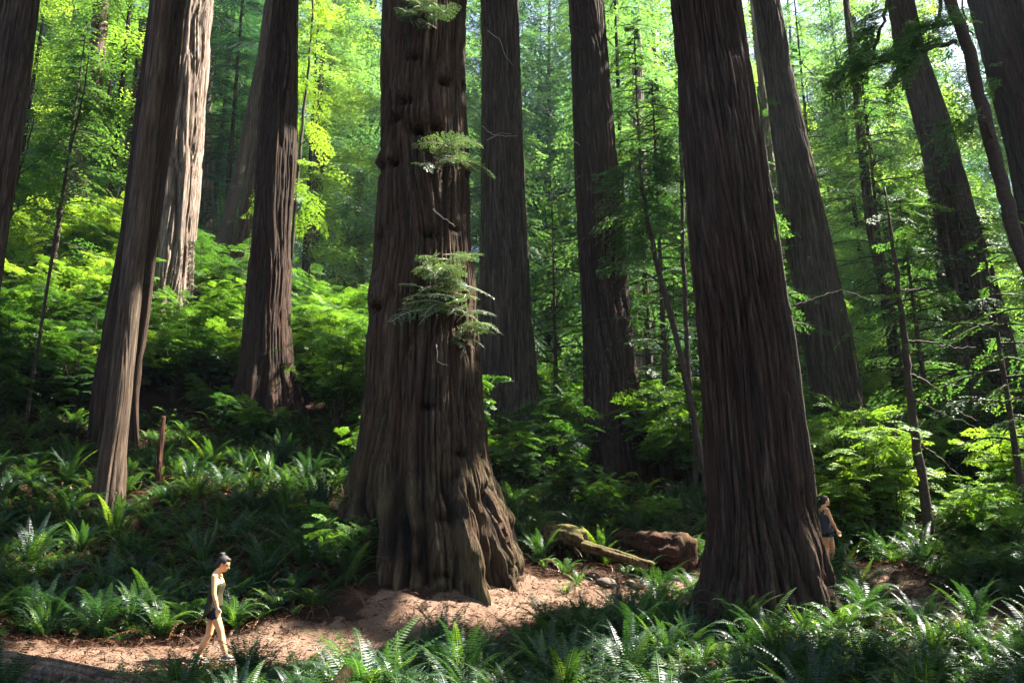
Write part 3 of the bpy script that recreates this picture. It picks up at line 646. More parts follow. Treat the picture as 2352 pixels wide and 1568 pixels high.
for rows, D, mt, lab, sg in FAR:
    me, P, zg = big_trunk(rows, D, 60 if D < 48 else 36, .25, M[mt], depth=.03, ztop=34, flare=.08, seed=int(D) * 7 + len(rows), taper=.7)
    root = empty('redwood_tree', (float(np.interp(zg, P[:, 1], P[:, 0])), D, zg)); tag(root, lab, 'tree', 'distant trunks')
    o = link('trunk', me, root); o.matrix_parent_inverse = Matrix.Translation(-Vector(root.location))
    if 'fungi' in lab:
        for fy, fx in [(411, 578), (430, 580), (480, 572), (524, 552), (600, 536)]:
            q = at(fx, fy, D - .15); mb = MB(); a = np.linspace(0, np.pi * 2, 12, endpoint=False)
            mb.tube([q + [0, 0, -.05], q + [0.02, 0, .02], q + [0.03, 0, .05]], [.08, .17, .05], 10)
            f = mb.build('shelf_fungus', M['twig'], root); f.matrix_parent_inverse = Matrix.Translation(-Vector(root.location))

# ------------------------------------------------------------------ nearer slim trees given by their line in the picture
def px_line(pts, D): 
    return np.array([at(a, b, (D if len(c) == 0 else c[0])) for a, b, *c in pts])
def smooth_line(P, n):
    t = np.linspace(0, 1, len(P)); u = np.linspace(0, 1, n)
    return np.stack([np.interp(u, t, P[:, i]) for i in range(3)], 1)
def slim_tree(name, label, trunk, widths, D, branches, mat='bark_thin', leafmat='needle', leaf=.07, foliage=0, fl_range=(.3, 1), R=1.8, seed=0, grp='slim understorey trees', k=4, sprays=None, top=None):
    r = np.random.default_rng(seed)
    P = px_line(trunk, D); rad = np.array(widths) / F * D * 1.02 / 2
    zb = g1(P[0][0], P[0][1]) - .25
    if P[0][2] > zb:
        P = np.vstack([[P[0][0], P[0][1], zb], P]); rad = np.append(rad[0] * 1.15, rad)
    if top:
        d = P[-1] - P[-2]; P = np.vstack([P, P[-1] + d / np.linalg.norm(d) * top]); rad = np.append(rad, rad[-1] * .4)
    root = empty(name, (P[0][0], P[0][1], zb + .25)); tag(root, label, 'tree', grp)
    inv = Matrix.Translation(-Vector(root.location))
    n = len(P) * 5; Ps = smooth_line(P, n); Rs = np.interp(np.linspace(0, 1, n), np.linspace(0, 1, len(P)), rad)
    Ps[1:-1, :2] += r.normal(0, .012, (n - 2, 2))
    mb = MB(); mb.tube(Ps, Rs, 12, jit=.35, seed=seed)
    me = mb.mesh('trunk', M[mat]); o = link('trunk', me, root); o.matrix_parent_inverse = inv
    parts = []
    for br in branches:
        pts, w0, ff = br
        B = px_line(pts, D); nb_ = len(B) * 4; Bs = smooth_line(B, nb_); Bs[1:] += r.normal(0, .02, (nb_ - 1, 3))
        # bend in depth so the branch is not flat
        Bs[:, 1] += np.sin(np.linspace(0, 1.5, nb_)) * r.uniform(-.8, .4)
        mb = MB(); mb.tube(Bs, np.linspace(w0, w0 * .3, nb_) / F * D / 2, 6, jit=.5)
        bo = mb.build('branch', M[mat], root); bo.matrix_parent_inverse = inv
        if ff:
            for q in range(int(ff)):
                i = int(r.uniform(.25, 1) * (nb_ - 1)); d = Bs[min(i + 1, nb_ - 1)] - Bs[max(i - 1, 0)]
                az = math.atan2(d[1], d[0]) + r.choice([-1, 1]) * r.uniform(.2, 1.3)
                V, Q, t, _ = boughs(Bs[i], az, r.uniform(.5, 1.1) * R * .6, r, r.uniform(-.1, .2), r.uniform(.4, 1.0), 8, .4, leaf, k)
                parts.append((V, Q, np.clip(.25 + t * .6 + r.normal(0, .12), 0, .9)))
    for q in range(foliage):
        u = r.uniform(*fl_range); c = np.array([np.interp(u, np.linspace(0, 1, n), Ps[:, i]) for i in range(3)])
        V, Q, t, Pb = boughs(c, r.random() * 6.283, R * r.uniform(.5, 1.15) * (1.15 - .5 * u), r, r.uniform(0, .25), r.uniform(.3, .8), 9, .42, leaf, k)
        parts.append((V, Q, np.clip(.2 + t * .6 + r.normal(0, .12), 0, .9)))
        mb = MB(); mb.tube(Pb, np.linspace(.02, .006, len(Pb)), 4); 
        parts_b.append(mb) if False else None
    if parts:
        c = link('crown', P_('crown', carve(*collect(parts)), M[leafmat]), root); c.matrix_parent_inverse = inv
    BLOCK.append((P[0][0], P[0][1], .15))
    return root
slim_tree('hemlock_tree', 'thin dark sapling slanting across the upper left background', [(118,600),(129,530),(150,400),(172,300),(194,204),(205,120)], [7,7,6,5,4,2], 24,
          [([(178,285),(210,250),(235,225)], 3, 5), ([(165,350),(120,330),(90,345)], 3, 5), ([(150,390),(200,370),(240,380)], 3, 6)], foliage=34, fl_range=(.45, 1), R=1.6, seed=1)
slim_tree('hemlock_tree', 'spindly forked dark sapling beside the left edge trunk', [(8,560),(24,490),(40,400),(60,350),(78,270)], [8,8,7,5,3], 21,
          [([(40,400),(78,395),(120,370),(165,340)], 4, 6), ([(22,500),(60,485),(120,470),(160,480)], 5, 9), ([(55,190),(80,150),(60,100)], 3, 3)], foliage=18, fl_range=(.4, 1), R=1.5, seed=2)
slim_tree('hemlock_tree', 'slim leafy sapling rising beside the dark trunk, left of the giant', [(672,560),(682,420),(694,300),(706,180),(716,60),(722,-40)], [8,8,7,6,5,3], 30,
          [([(690,330),(730,300)], 3, 3)], foliage=46, fl_range=(.25, 1), R=2.0, leaf=.10, leafmat='bright', seed=3)
slim_tree('slanting_tree', 'slender mossy trunk curving up leftward from the massive dark trunk', [(1622,1100),(1600,1000),(1578,880),(1545,740),(1512,620),(1490,520),(1474,420),(1468,340)], [16,15,14,13,12,10,8,5], 22,
          [([(1478,440),(1440,400),(1400,380)], 4, 8), ([(1470,380),(1510,330),(1550,320)], 3, 8)], foliage=46, fl_range=(.6, 1), R=2.2, seed=4, mat='bark_thin')
slim_tree('hemlock_tree', 'straight thin dark trunk just left of the massive dark trunk', [(1596,1090),(1588,950),(1578,780),(1570,600),(1566,450),(1562,300),(1560,100)], [13,12,11,10,9,8,6], 24,
          [([(1570,560),(1530,530),(1480,540)], 4, 8), ([(1565,420),(1510,400),(1440,420)], 4, 10), ([(1562,260),(1500,240),(1440,260)], 4, 12)], foliage=110, fl_range=(.3, 1), R=2.9, seed=5, top=6)
slim_tree('hemlock_tree', 'pole-thin dark trunk close to the right outline of the massive trunk', [(1862,1060),(1846,960),(1826,800),(1803,660),(1780,500),(1768,420),(1756,330),(1740,200)], [12,11,11,10,8,7,6,4], 20.5,
          [([(1822,702),(1860,694),(1900,680),(1925,675),(1975,695)], 6, 10), ([(1806,645),(1840,610)], 4, 5)], foliage=34, fl_range=(.5, 1), R=1.7, seed=6)
slim_tree('dark_branchy_tree', 'dark bare-limbed tree with long crooked branches, right of centre background', [(2118,1090),(2108,1040),(2096,950),(2085,860),(2078,772),(2066,690),(2056,600),(2044,520),(2032,430)], [20,19,18,17,15,12,9,7,4], 20,
          [([(2078,780),(2110,785),(2150,788),(2190,802),(2240,798)], 7, 16), ([(2088,860),(2120,868),(2155,890),(2190,930),(2250,965)], 7, 6), ([(2092,915),(2125,935),(2175,965),(2230,985)], 5, 5),
           ([(2104,1010),(2140,1030),(2180,1050),(2230,1100)], 7, 4), ([(2064,668),(2090,660),(2130,655)], 5, 10), ([(2072,730),(2040,760),(2000,800)], 4, 6), ([(2068,690),(2110,690),(2160,720)], 4, 12)], foliage=42, fl_range=(.45, 1), R=2.0, seed=7)
slim_tree('hemlock_tree', 'tall thin trunk with long mossy boughs, next to the top right corner trunk', [(2400,760),(2365,620),(2328,530),(2295,400),(2258,260),(2225,120),(2182,0)], [34,33,33,32,31,29,27], 16.3,
          [([(2195,96),(2150,112),(2079,139),(2020,160),(1960,177)], 14, 46), ([(2165,-20),(2144,58),(2120,90),(2096,112),(2060,130)], 11, 22), ([(2060,-60),(2040,0),(2025,68),(2001,129),(1960,150),(1930,165)], 12, 36), ([(2290,330),(2230,300),(2180,300)], 7, 14), ([(2330,480),(2380,500),(2420,540)], 7, 8),
           ([(2235,80),(2210,60),(2145,55)], 5, 6), ([(2210,0),(2225,60),(2245,130),(2262,150)], 5, 2), ([(2240,150),(2262,155),(2290,170)], 5, 2)], foliage=0, R=2.1, seed=8, top=14, leaf=.065, mat='bark_thin')
# hemlocks whose green layers veil the right side
for i, (px, py, D, H, R, lab) in enumerate([
        (2260, 1060, 24.8, 12.5, 2.6, 'layered green hemlock veiling the strongly leaning trunk at right'),
        (2150, 1080, 25, 10, 2.4, 'airy hemlock behind the dark bare-limbed tree'),
        (1800, 1100, 25, 12, 2.0, 'bushy hemlock filling the gap right of the massive dark trunk'),
        (2080, 1100, 30, 17, 3.0, 'tall light green hemlock between the brown trunk and the leaning trunk'),
        (1540, 1120, 26, 15, 3.0, 'dark dense hemlock between the straight brown trunk and the massive one'),
        (1500, 1080, 31, 19, 3.4, 'tall dark hemlock behind the straight brown trunk'),
        (1280, 1020, 33, 12, 2.6, 'feathery young hemlock between the two straight mid trunks'),
        (2345, 1120, 19, 8, 2.0, 'deep green hemlock at the right edge above the ferns'),
        (1650, 1130, 31, 20, 3.2, 'dark hemlock mostly behind the massive dark trunk'),
        (110, 700, 33, 14, 2.6, 'young hemlock on the left slope above the bright shrubs'),
        (1880, 1100, 32, 18, 2.8, 'yellow green hemlock behind the brown trunk at right')]):
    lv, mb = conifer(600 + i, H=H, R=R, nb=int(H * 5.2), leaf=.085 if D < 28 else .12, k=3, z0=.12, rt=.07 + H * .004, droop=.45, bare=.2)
    q = at(px, py, D); root = empty('hemlock_tree', (q[0], D, g1(q[0], D)), i * 1.1)
    tag(root, lab, 'tree', 'young hemlocks'); link('trunk', mb.mesh('trunk', M['bark_thin']), root); link('crown', P_('crown', lv, M['needle']), root)

# ------------------------------------------------------------------ sprouts on the giant, bare twigs
def front(px, py, key):
    root, P, D = TREES[key]; q = at(px, py, D); c = np.interp(q[2], P[:, 1], P[:, 0]); r = np.interp(q[2], P[:, 1], P[:, 2])
    dx = np.clip((q[0] - c) / r, -.97, .97); yy = D - r * math.sqrt(1 - dx * dx); q = at(px, py, yy); return q
rs = np.random.default_rng(9)
M['sprout'] = leaf_mat('sprout_leaf', [(0.0, (0.03, 0.06, 0.035)), (0.5, (0.07, 0.12, 0.055)), (0.9, (0.13, 0.19, 0.07)), (1.0, BROWN)], 0.3, (1.8, 1.9, 0.9), 0.4, 0.5)
gt = TREES['giant'][0]; ginv = Matrix.Translation(-Vector(gt.location))
for (px, py, n, L) in [(985, 40, 20, 1.1), (1010, 365, 18, 1.05), (1000, 635, 18, 1.2), (1040, 700, 22, 1.35), (1075, 770, 12, 1.0)]:
    parts = []; mb = MB(); c = front(px, py, 'giant')
    for i in range(n):
        az = -math.pi / 2 + rs.normal(0.0, .9); l = L * rs.uniform(.35, .95)
        V, Q, t, Pb = boughs(c + rs.normal(0, .10, 3) * [1.6, .3, 2.0], az, l, rs, rs.uniform(.1, .6), rs.uniform(.25, .8), 9, .38, .042, 4, .4)
        parts.append((V, Q, np.clip(.30 + t * .6 + rs.normal(0, .12), 0, .9))); mb.tube(Pb, np.linspace(.013, .004, len(Pb)), 5)
    o = link('sprout', P_('sprout', collect(parts), M['sprout']), gt); o.matrix_parent_inverse = ginv
    s_ = mb.build('twigs', M['twig'], o)
def twig(pts, key, w, mat='twig', dy=-.12):
    root, P, D = TREES[key]
    Q = []
    for a, b in pts:
        f = front(a, b, key); Q.append(at(a, b, f[1] + dy))
    Q = smooth_line(np.array(Q), len(Q) * 3); Q[1:-1] += rs.normal(0, .012, (len(Q) - 2, 3))
    mb = MB(); mb.tube(Q, np.linspace(w, w * .4, len(Q)), 5); o = mb.build('dead_branch', M[mat], root); o.matrix_parent_inverse = Matrix.Translation(-Vector(root.location))
twig([(1108,290),(1130,310),(1165,314),(1188,312)], 'mid', .018); twig([(1125,318),(1145,306),(1175,308)], 'mid', .012); twig([(1118,322),(1140,312)], 'mid', .012)
twig([(1120,70),(1150,95),(1160,130),(1178,150)], 'mid', .016); twig([(995,480),(1020,500),(1045,520)], 'giant', .02); twig([(1002,790),(1005,830),(1030,840)], 'giant', .012)
twig([(1308,60),(1330,66),(1336,75)], 'mid_right', .05, 'bark_thin'); twig([(1355,210),(1340,235),(1325,265)], 'mid_right', .035, 'bark_thin', -.5); twig([(1310,325),(1325,328),(1332,335)], 'mid_right', .02)

M['log'] = bark_mat('log_wood', (0.13, 0.095, 0.045), (0.018, 0.010, 0.005), (0.09, 0.045, 0.018), moss=0.8)
M['log_grey'] = bark_mat('weathered_log', (0.15, 0.115, 0.085), (0.02, 0.012, 0.008), (0.09, 0.055, 0.035))
M['log_red'] = bark_mat('red_rotten_wood', (0.075, 0.033, 0.019), (0.012, 0.005, 0.003), (0.055, 0.02, 0.01), moss=0.2)
# ------------------------------------------------------------------ logs and stump
def log(label, name, pts, D0, r0, r1, mat='log', seg=40, seed=0, cat='log', n=60, wob=1.0):
    P = np.array([at(a, b, c) for a, b, c in pts]); Ps = smooth_line(P, n)
    ax = unit(np.gradient(Ps, axis=0)); th = np.linspace(0, 2 * np.pi, seg, endpoint=False); V = []; rid = []; ms = []
    for i in range(n):
        u = unit(np.cross(ax[i], [0, 0, 1.0])); v = np.cross(ax[i], u); f = i / (n - 1); R = r0 + (r1 - r0) * f
        s = f * np.linalg.norm(P[-1] - P[0])
        a = vnoise(np.cos(th) * R / .05 * .5, np.sin(th) * R / .05 * .5, th * 0 + s / .9, seed); rg = np.clip(np.abs(2 * a - 1) / .35, 0, 1)
        b = vnoise(np.cos(th) * 1.4, np.sin(th) * 1.4, th * 0 + s / .5, seed + 3)
        c_ = vnoise(np.cos(th) * 4, np.sin(th) * 4, th * 0 + s * 5, seed + 13)
        rr = R * (1 + wob * (.45 * (b - .5) + .3 * (c_ - .5))) - .04 * (1 - rg) * min(1, R * 4)
        if i in (0, n - 1): rr = rr * (.55 + .3 * vnoise(np.cos(th) * 3, np.sin(th) * 3, th * 0, seed + 6))
        V.append(Ps[i] + rr[:, None] * (np.cos(th)[:, None] * u + np.sin(th)[:, None] * v) + (ax[i] * ((b - .5) * R * .8)[:, None] if i in (0, 1, n - 1, n - 2) else 0)); rid.append(rg)
        ms.append(np.clip(-np.sin(th) * np.sign(v[2]) * -1, 0, 1) if False else sstep(.0, .8, (np.sin(th) * v[2])))
    V = np.concatenate(V + [Ps[:1] + ax[0] * r0 * .15, Ps[-1:] - ax[-1] * r1 * .15]); i = np.arange(n * seg).reshape(n, seg); j = np.roll(i, -1, 1)
    Q = np.stack([i[:-1], j[:-1], j[1:], i[1:]], -1).reshape(-1, 4)
    c0, c1 = n * seg, n * seg + 1
    caps = [(c0, j0 + 2 if j0 + 2 < seg else 0, j0 + 1, j0) for j0 in range(0, seg, 2)] + [(c1, (n - 1) * seg + j0, (n - 1) * seg + j0 + 1, (n - 1) * seg + (j0 + 2) % seg) for j0 in range(0, seg, 2)]
    Q = np.vstack([Q, caps])
    pa = {'ridge': np.append(np.concatenate(rid), [.2, .2]), 'moss': np.append(np.concatenate(ms), [0, 0])}
    o = link(name, mesh_np(name, V, Q, M[mat], smooth=True, point_attr=pa)); tag(o, label, cat)
    for q in Ps[::8]: BLOCK.append((q[0], q[1], max(r0, r1) * .8))
    return o
log('weathered fallen log crossing the bottom left corner in front of the path', 'fallen_log', [(-160, 1513, 11.1), (60, 1553, 10.9), (250, 1588, 10.7), (420, 1619, 10.5)], 0, .27, .25, 'log_grey', 64, 3, wob=.12)
log('short mossy broken log on the bank right of the giant trunk', 'broken_log', [(1255, 1222, 18.9), (1300, 1226, 18.7), (1345, 1240, 18.5)], 0, .20, .22, 'log', 40, 5)
log('long thin mossy log sloping down to the path right of the giant', 'fallen_log', [(1335, 1250, 18.4), (1420, 1275, 18.1), (1500, 1300, 17.8)], 0, .12, .10, 'log', 32, 7)
log('big reddish rotting log end left of the massive dark trunk', 'rotting_log', [(1430, 1250, 20.0), (1500, 1255, 19.3), (1575, 1272, 18.6)], 0, .34, .42, 'log_red', 60, 9)
log('dark mossy stick poking up at the bottom edge among bright ferns', 'fallen_branch', [(720, 1640, 8.8), (770, 1580, 8.9), (800, 1535, 9.1)], 0, .10, .06, 'log', 20, 11, 'branch')
log('thin reddish broken stump standing in ferns right of the slim leaning trunk', 'broken_stump', [(362, 1135, 20.5), (366, 1060, 20.5), (376, 955, 20.6)], 0, .09, .05, 'log_red', 24, 13, 'stump')
log('dark fallen log lying in ferns beyond the second walker', 'fallen_log', [(1935, 1225, 21.5), (1990, 1222, 21.8), (2060, 1218, 22.2)], 0, .16, .14, 'log', 24, 15)
# ------------------------------------------------------------------ shrubs
rng = np.random.default_rng(31)
smesh = []
for i in range(6):
    lv, mb = shrub(700 + i, H=[2.0, 1.6, 2.4, 1.3, 2.0, 2.8][i], W=[1.4, 1.3, 1.3, 1.2, 1.7, 1.5][i], ns=13, leaf=.058, k=5, layers=11)
    smesh.append((P_('foliage', lv, M['shrub']), P_('foliage', lv, M['bright']), mb.mesh('stems', M['bark_thin'])))  # second foliage copy is brighter: sunlight put into the leaf colour
shrubs = []
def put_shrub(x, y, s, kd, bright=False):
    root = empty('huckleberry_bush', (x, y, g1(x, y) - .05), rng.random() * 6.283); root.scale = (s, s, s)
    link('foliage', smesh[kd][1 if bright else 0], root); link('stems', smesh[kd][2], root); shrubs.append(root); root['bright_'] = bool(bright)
def blocked(x, y, pad=.3):
    for bx, by, br in BLOCK:
        if (bx - x) ** 2 + (by - y) ** 2 < (br + pad) ** 2: return True
    return False
def place(n, test, spacing, f, yr, tries=40000):
    Y = rng.uniform(yr[0], yr[1], tries); X = rng.uniform(-1, 1, tries) * (Y * .66 + 1.5); Z = ground(X, Y); PX, PY = proj(X, Y, Z); PD = pathdist(X, Y)
    cells = {}; cnt = 0
    for x, y, px, py, pd in zip(X.tolist(), Y.tolist(), PX.tolist(), PY.tolist(), PD.tolist()):
        if cnt >= n: break
        if not test(x, y, px, py, pd) or blocked(x, y): continue
        sp = spacing(px, py, y); ci, cj = int(x // 2), int(y // 2)
        if any((a - x) ** 2 + (b - y) ** 2 < sp * sp for i in (-1, 0, 1) for j in (-1, 0, 1) for a, b in cells.get((ci + i, cj + j), ())): continue
        cells.setdefault((ci, cj), []).append((x, y)); cnt += 1; f(x, y, px, py)
    return cnt
def shrub_zone(x, y, px, py, pd):
    if py < 400 or py > 1190: return False
    top = py - 1.9 * F / y
    for xl, xr, DD, bp in ((530, 700, 27, 955), (1080, 1255, 27, 1040), (1330, 1495, 27, 1040), (1875, 1995, 28, 985), (2250, 2350, 26, 960), (345, 440, 33, 715)):
        if xl < px < xr and y < DD and top < bp - 50: return False
    if px < 860: return py < 1000 - (0 if px > 400 else 40)
    if px < 1560: return py < 1120
    return py < 1130 and y > 22
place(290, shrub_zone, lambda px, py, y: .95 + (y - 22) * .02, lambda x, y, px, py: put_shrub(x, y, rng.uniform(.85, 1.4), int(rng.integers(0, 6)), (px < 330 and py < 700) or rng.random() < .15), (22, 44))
# a few placed ones: dark bush left of the giant's foot, bright bushes at right
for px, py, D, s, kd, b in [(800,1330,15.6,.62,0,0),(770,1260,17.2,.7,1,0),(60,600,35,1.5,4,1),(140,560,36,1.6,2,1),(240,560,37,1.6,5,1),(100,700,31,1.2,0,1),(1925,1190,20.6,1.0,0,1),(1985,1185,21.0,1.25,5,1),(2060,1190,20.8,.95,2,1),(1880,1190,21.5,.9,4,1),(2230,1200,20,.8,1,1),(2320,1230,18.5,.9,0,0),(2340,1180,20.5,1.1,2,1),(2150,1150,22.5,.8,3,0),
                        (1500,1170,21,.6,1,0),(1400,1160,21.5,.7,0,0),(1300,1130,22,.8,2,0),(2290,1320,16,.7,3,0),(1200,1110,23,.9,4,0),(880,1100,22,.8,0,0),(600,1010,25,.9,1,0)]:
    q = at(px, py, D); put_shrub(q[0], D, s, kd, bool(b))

# ------------------------------------------------------------------ ferns
fmesh = [P_('fern', fern_mesh(800 + i, nf=[22, 18, 26, 20, 16, 24, 20, 22][i], L=[1.0, .9, 1.1, 1.0, .8, 1.05, .95, 1.0][i], dead=[.22, .15, .3, .14, .0, .35, .45, .1][i], upright=[0, .3, 0, .6, 1.2, -.3, 0, .8][i]), M['fern']) for i in range(8)]
ferns = []
fcand = []
def fern_zone(x, y, px, py, pd):
    if px < -60 or px > 2420 or py > 1860: return False
    if pd < .42: return False
    if abs(x - at(495, 1520, 13.1)[0]) < .6 and abs(y - 13) < .8: return False
    if abs(x - at(1905,1312,18.8)[0]) < .35 and abs(y - 18.6) < .5: return False
    if 960 < px < 1200 and y > 13.6 and y < 17: return False
    if px < 860: return py > 860 and (y < 26)
    return y < 23.5
place(640, fern_zone, lambda px, py, y: .48 + max(0, (y - 10)) * .017, lambda x, y, px, py: fcand.append((x, y, px, py, rng.uniform(.6, 1.2) * (1.1 if y > 14.5 else 1.0))), (7.6, 26), 60000)
for px, py, D, s in [(915,1600,10.1,.9),(760,1590,10.5,.8),(395,1560,11.3,.8),(500,1580,10.9,.55),(590,1585,10.9,.6),(980,1480,12.6,.75),(1930,1400,13.0,1.1),(1990,1395,13.6,.9),(1850,1420,12.8,.7),(1300,1345,17.0,.5),(1325,1290,17.6,.65),
                     (1320,1200,19.5,.8),(1210,1190,19.8,.8),(1560,1215,19.6,.9),(1600,1215,19.4,.8),(1520,1225,20,.8),(1250,1255,18.2,.5),(1410,1420,15.4,.55),(1500,1440,14.6,.6),(1350,1440,14.6,.45),(1895,1330,17.6,.5),(1560,1400,15.6,.5)]:
    q = at(px, py, D); fcand.append((q[0], D, px, py, s))
def occl(px, D):
    for k, (root, P, DD) in TREES.items():
        if DD < D - 1.0:
            q = P[np.argmin(abs(P[:, 1] - 2.5))]; xl, _ = proj(q[0] - q[2], DD, 2.5); xr, _ = proj(q[0] + q[2], DD, 2.5)
            if xl + 15 < px < xr - 15: return True
    return False
fcand = [(f[0], f[1], f[2], f[3], min(f[4], .42) if (70 < f[2] < 745 and f[1] < 12.6 and f[3] > 1500 and not (f[1] < 11.4 and f[2] > 330)) else f[4]) for f in fcand if not occl(f[2], f[1])]
fcand.sort(key=lambda f: f[1] / f[4] + (30 if f[3] > 1730 else 0))
for i, (x, y, px, py, s) in enumerate(fcand[:295]):
    o = link('sword_fern', fmesh[int(rng.integers(0, 8))]); o.location = (x, y, g1(x, y) - .02); o.rotation_euler = (rng.normal(0, .08), rng.normal(0, .08), rng.random() * 6.283); o.scale = (s,) * 3
    ferns.append(o)
for px, py, D, s, mi in [(835, 1610, 10.1, 1.5, 3), (880, 1600, 10.4, 1.2, 4), (780, 1610, 10.0, 1.2, 1)]:
    q = at(px, py, D); o = link('sword_fern', fmesh[mi]); o.location = (q[0], D, g1(q[0], D) - .02); o.rotation_euler = (0, 0, px); o.scale = (s,) * 3; ferns.append(o)
# the uncountable rest of the fern cover and litter, one object
parts = []
lows = [fern_mesh(900 + i, nf=16, L=.95, npair=15, dead=.3) for i in range(4)]
rest = fcand[295:]
extra = []
place(1900, fern_zone, lambda px, py, y: .25, lambda x, y, px, py: extra.append((x, y, px, py, rng.uniform(.35, .75))), (8, 26), 30000)
for x, y, px, py, s in rest + extra:
    V, Q, T = lows[int(rng.integers(0, 4))]; a = rng.random() * 6.283; R = np.array([[math.cos(a), -math.sin(a), 0], [math.sin(a), math.cos(a), 0], [0, 0, 1]])
    parts.append((V @ R.T * s + [x, y, g1(x, y) - .02], Q, T))
tag(link('fern_ground_cover', P_('fern_ground_cover', collect(parts), M['fern'])), 'low fern seedlings filling the forest floor between the larger clumps', 'ground cover', kind='stuff')
n = 150000
y = rng.uniform(9, 27, n); x = rng.uniform(-1, 1, n) * (y * .66 + 1); pmk = pathmask(x, y); k = rng.random(n) < (1 - .45 * pmk); x = x[k]; y = y[k]; n = len(x)
C = np.stack([x, y, ground(x, y) + .02 + .05 * rng.random(n)], 1); A = rng.normal(0, 1, (n, 3)); A[:, 2] *= .3; N = np.array([0, 0, 1.]) + rng.normal(0, .5, (n, 3))
V, Q = cards(C, A, N, rng.uniform(.05, .22, n), rng.uniform(.008, .03, n))
M['litter'] = leaf_mat('leaf_litter', [(0, (.03, .014, .008)), (.5, (.06, .028, .015)), (.85, (.11, .055, .03)), (1.0, (.20, .12, .08))], .15, (1.2, 1, .8), .8, .1)
tag(link('leaf_litter', mesh_np('leaf_litter', V, Q, M['litter'], rng.random(n) * .9)), 'brown dead needles, twigs and fronds strewn over the forest floor', 'litter', kind='stuff')
# small stones on the path bank
M['stone'] = plain('stone', (.05, .04, .03), (.13, .10, .08), 9, bump=.5)
for i, (px, py, D, s, lab) in enumerate([(1395, 1338, 17.8, .17, 'pale rounded stone lying on the path bank below the logs'), (1365, 1322, 18.1, .13, 'smaller flat stone just up-left of the pale rounded stone'), (1450, 1328, 18.1, .10, 'small stone near the foot of the rotting log end')]):
    q = at(px, py, D); mb = MB(); a = np.linspace(-1, 1, 9)
    mb.tube([(0, 0, s * .6 * v) for v in a], [s * math.sqrt(max(.02, 1 - v * v)) * 1.2 for v in a], 16, jit=.6, seed=i)
    o = mb.build('stone', M['stone']); o.location = (q[0], D, g1(q[0], D) + s * .15); o.rotation_euler = (.2, .1, i); tag(o, lab, 'stone')

# ------------------------------------------------------------------ people
M['skin'] = plain('skin', (.60, .30, .13), (.66, .35, .165), 30, .5, .1, .002, .35)
M['hair'] = plain('hair', (.006, .005, .005), (.028, .017, .013), 120, .55, .9, .006, .3)
M['olive'] = plain('olive_cloth', (.026, .023, .009), (.040, .034, .014), 60, .85, .3, .003)
M['greyc'] = plain('grey_cloth', (.035, .035, .038), (.05, .05, .052), 60, .85, .3, .003)
M['navy'] = plain('dark_denim', (.008, .010, .018), (.018, .022, .035), 120, .8, .3, .002)
M['shoe'] = plain('shoe_cloth', (.05, .045, .04), (.12, .11, .10), 60, .7, .2, .003)
M['sole'] = plain('shoe_sole', (.4, .38, .35), (.5, .48, .45), 60, .7, 0)
M['metal'] = plain('glasses_frame', (.02, .02, .02), (.04, .04, .04), 10, .3, 0)
def ball(c, r, seg=14):
    c = np.asarray(c, float); r = np.broadcast_to(np.asarray(r, float), 3); th = np.linspace(0, np.pi, seg); a = np.linspace(0, 2 * np.pi, seg * 2, endpoint=False)
    V = np.array([[math.sin(t) * math.cos(p), math.sin(t) * math.sin(p), math.cos(t)] for t in th for p in a]) * r + c
    m = seg * 2; Q = [(i * m + j, (i + 1) * m + j, (i + 1) * m + (j + 1) % m, i * m + (j + 1) % m) for i in range(seg - 1) for j in range(m)]
    return V, np.array(Q)
def rot(V, c, ang, axis='Y'):
    R = np.array(Matrix.Rotation(ang, 3, axis)); return (V - c) @ R.T + c
def limb(a, b, ra, rb, flat=1.0, seg=16):
    a = np.asarray(a, float); b = np.asarray(b, float); d = b - a; L = np.linalg.norm(d); d = d / L
    u = unit(np.cross(d, [0, 1., .01])); v = np.cross(d, u); n = 9; V = []
    prof = []
    for k in range(-5, n + 5):
        if k < 0: t = -k / 5 * np.pi / 2; c = a - d * ra * math.sin(t); r = ra * math.cos(t) + 1e-4
        elif k >= n: t = (k - n + 1) / 5 * np.pi / 2; c = b + d * rb * math.sin(t); r = rb * math.cos(t) + 1e-4
        else: f = k / (n - 1); c = a + (b - a) * f; r = ra + (rb - ra) * f
        prof.append((c, r))
    th = np.linspace(0, 2 * np.pi, seg, endpoint=False)
    for c, r in prof: V.append(c + r * (np.cos(th)[:, None] * u + np.sin(th)[:, None] * v * flat))
    m = len(prof); Q = [(i * seg + j, i * seg + (j + 1) % seg, (i + 1) * seg + (j + 1) % seg, (i + 1) * seg + j) for i in range(m - 1) for j in range(seg)]
    return np.concatenate(V), np.array(Q)
def fuse(name, prims, mat, parent, vox=.006, sm=4):
    Vs = []; Qs = []; n = 0
    for V, Q in prims: Vs.append(V); Qs.append(Q + n); n += len(V)
    me = mesh_np(name, np.concatenate(Vs), np.concatenate(Qs), mat)
    o = bpy.data.objects.new(name, me); COL.objects.link(o)
    md = o.modifiers.new('r', 'REMESH'); md.mode = 'VOXEL'; md.voxel_size = vox; md.use_smooth_shade = True
    if sm: s = o.modifiers.new('s', 'SMOOTH'); s.factor = .5; s.iterations = sm
    dg = bpy.context.evaluated_depsgraph_get(); me2 = bpy.data.meshes.new_from_object(o.evaluated_get(dg)); me2.name = name
    o.modifiers.clear(); o.data = me2
    if not me2.materials: me2.materials.append(mat)
    o.parent = parent
    return o
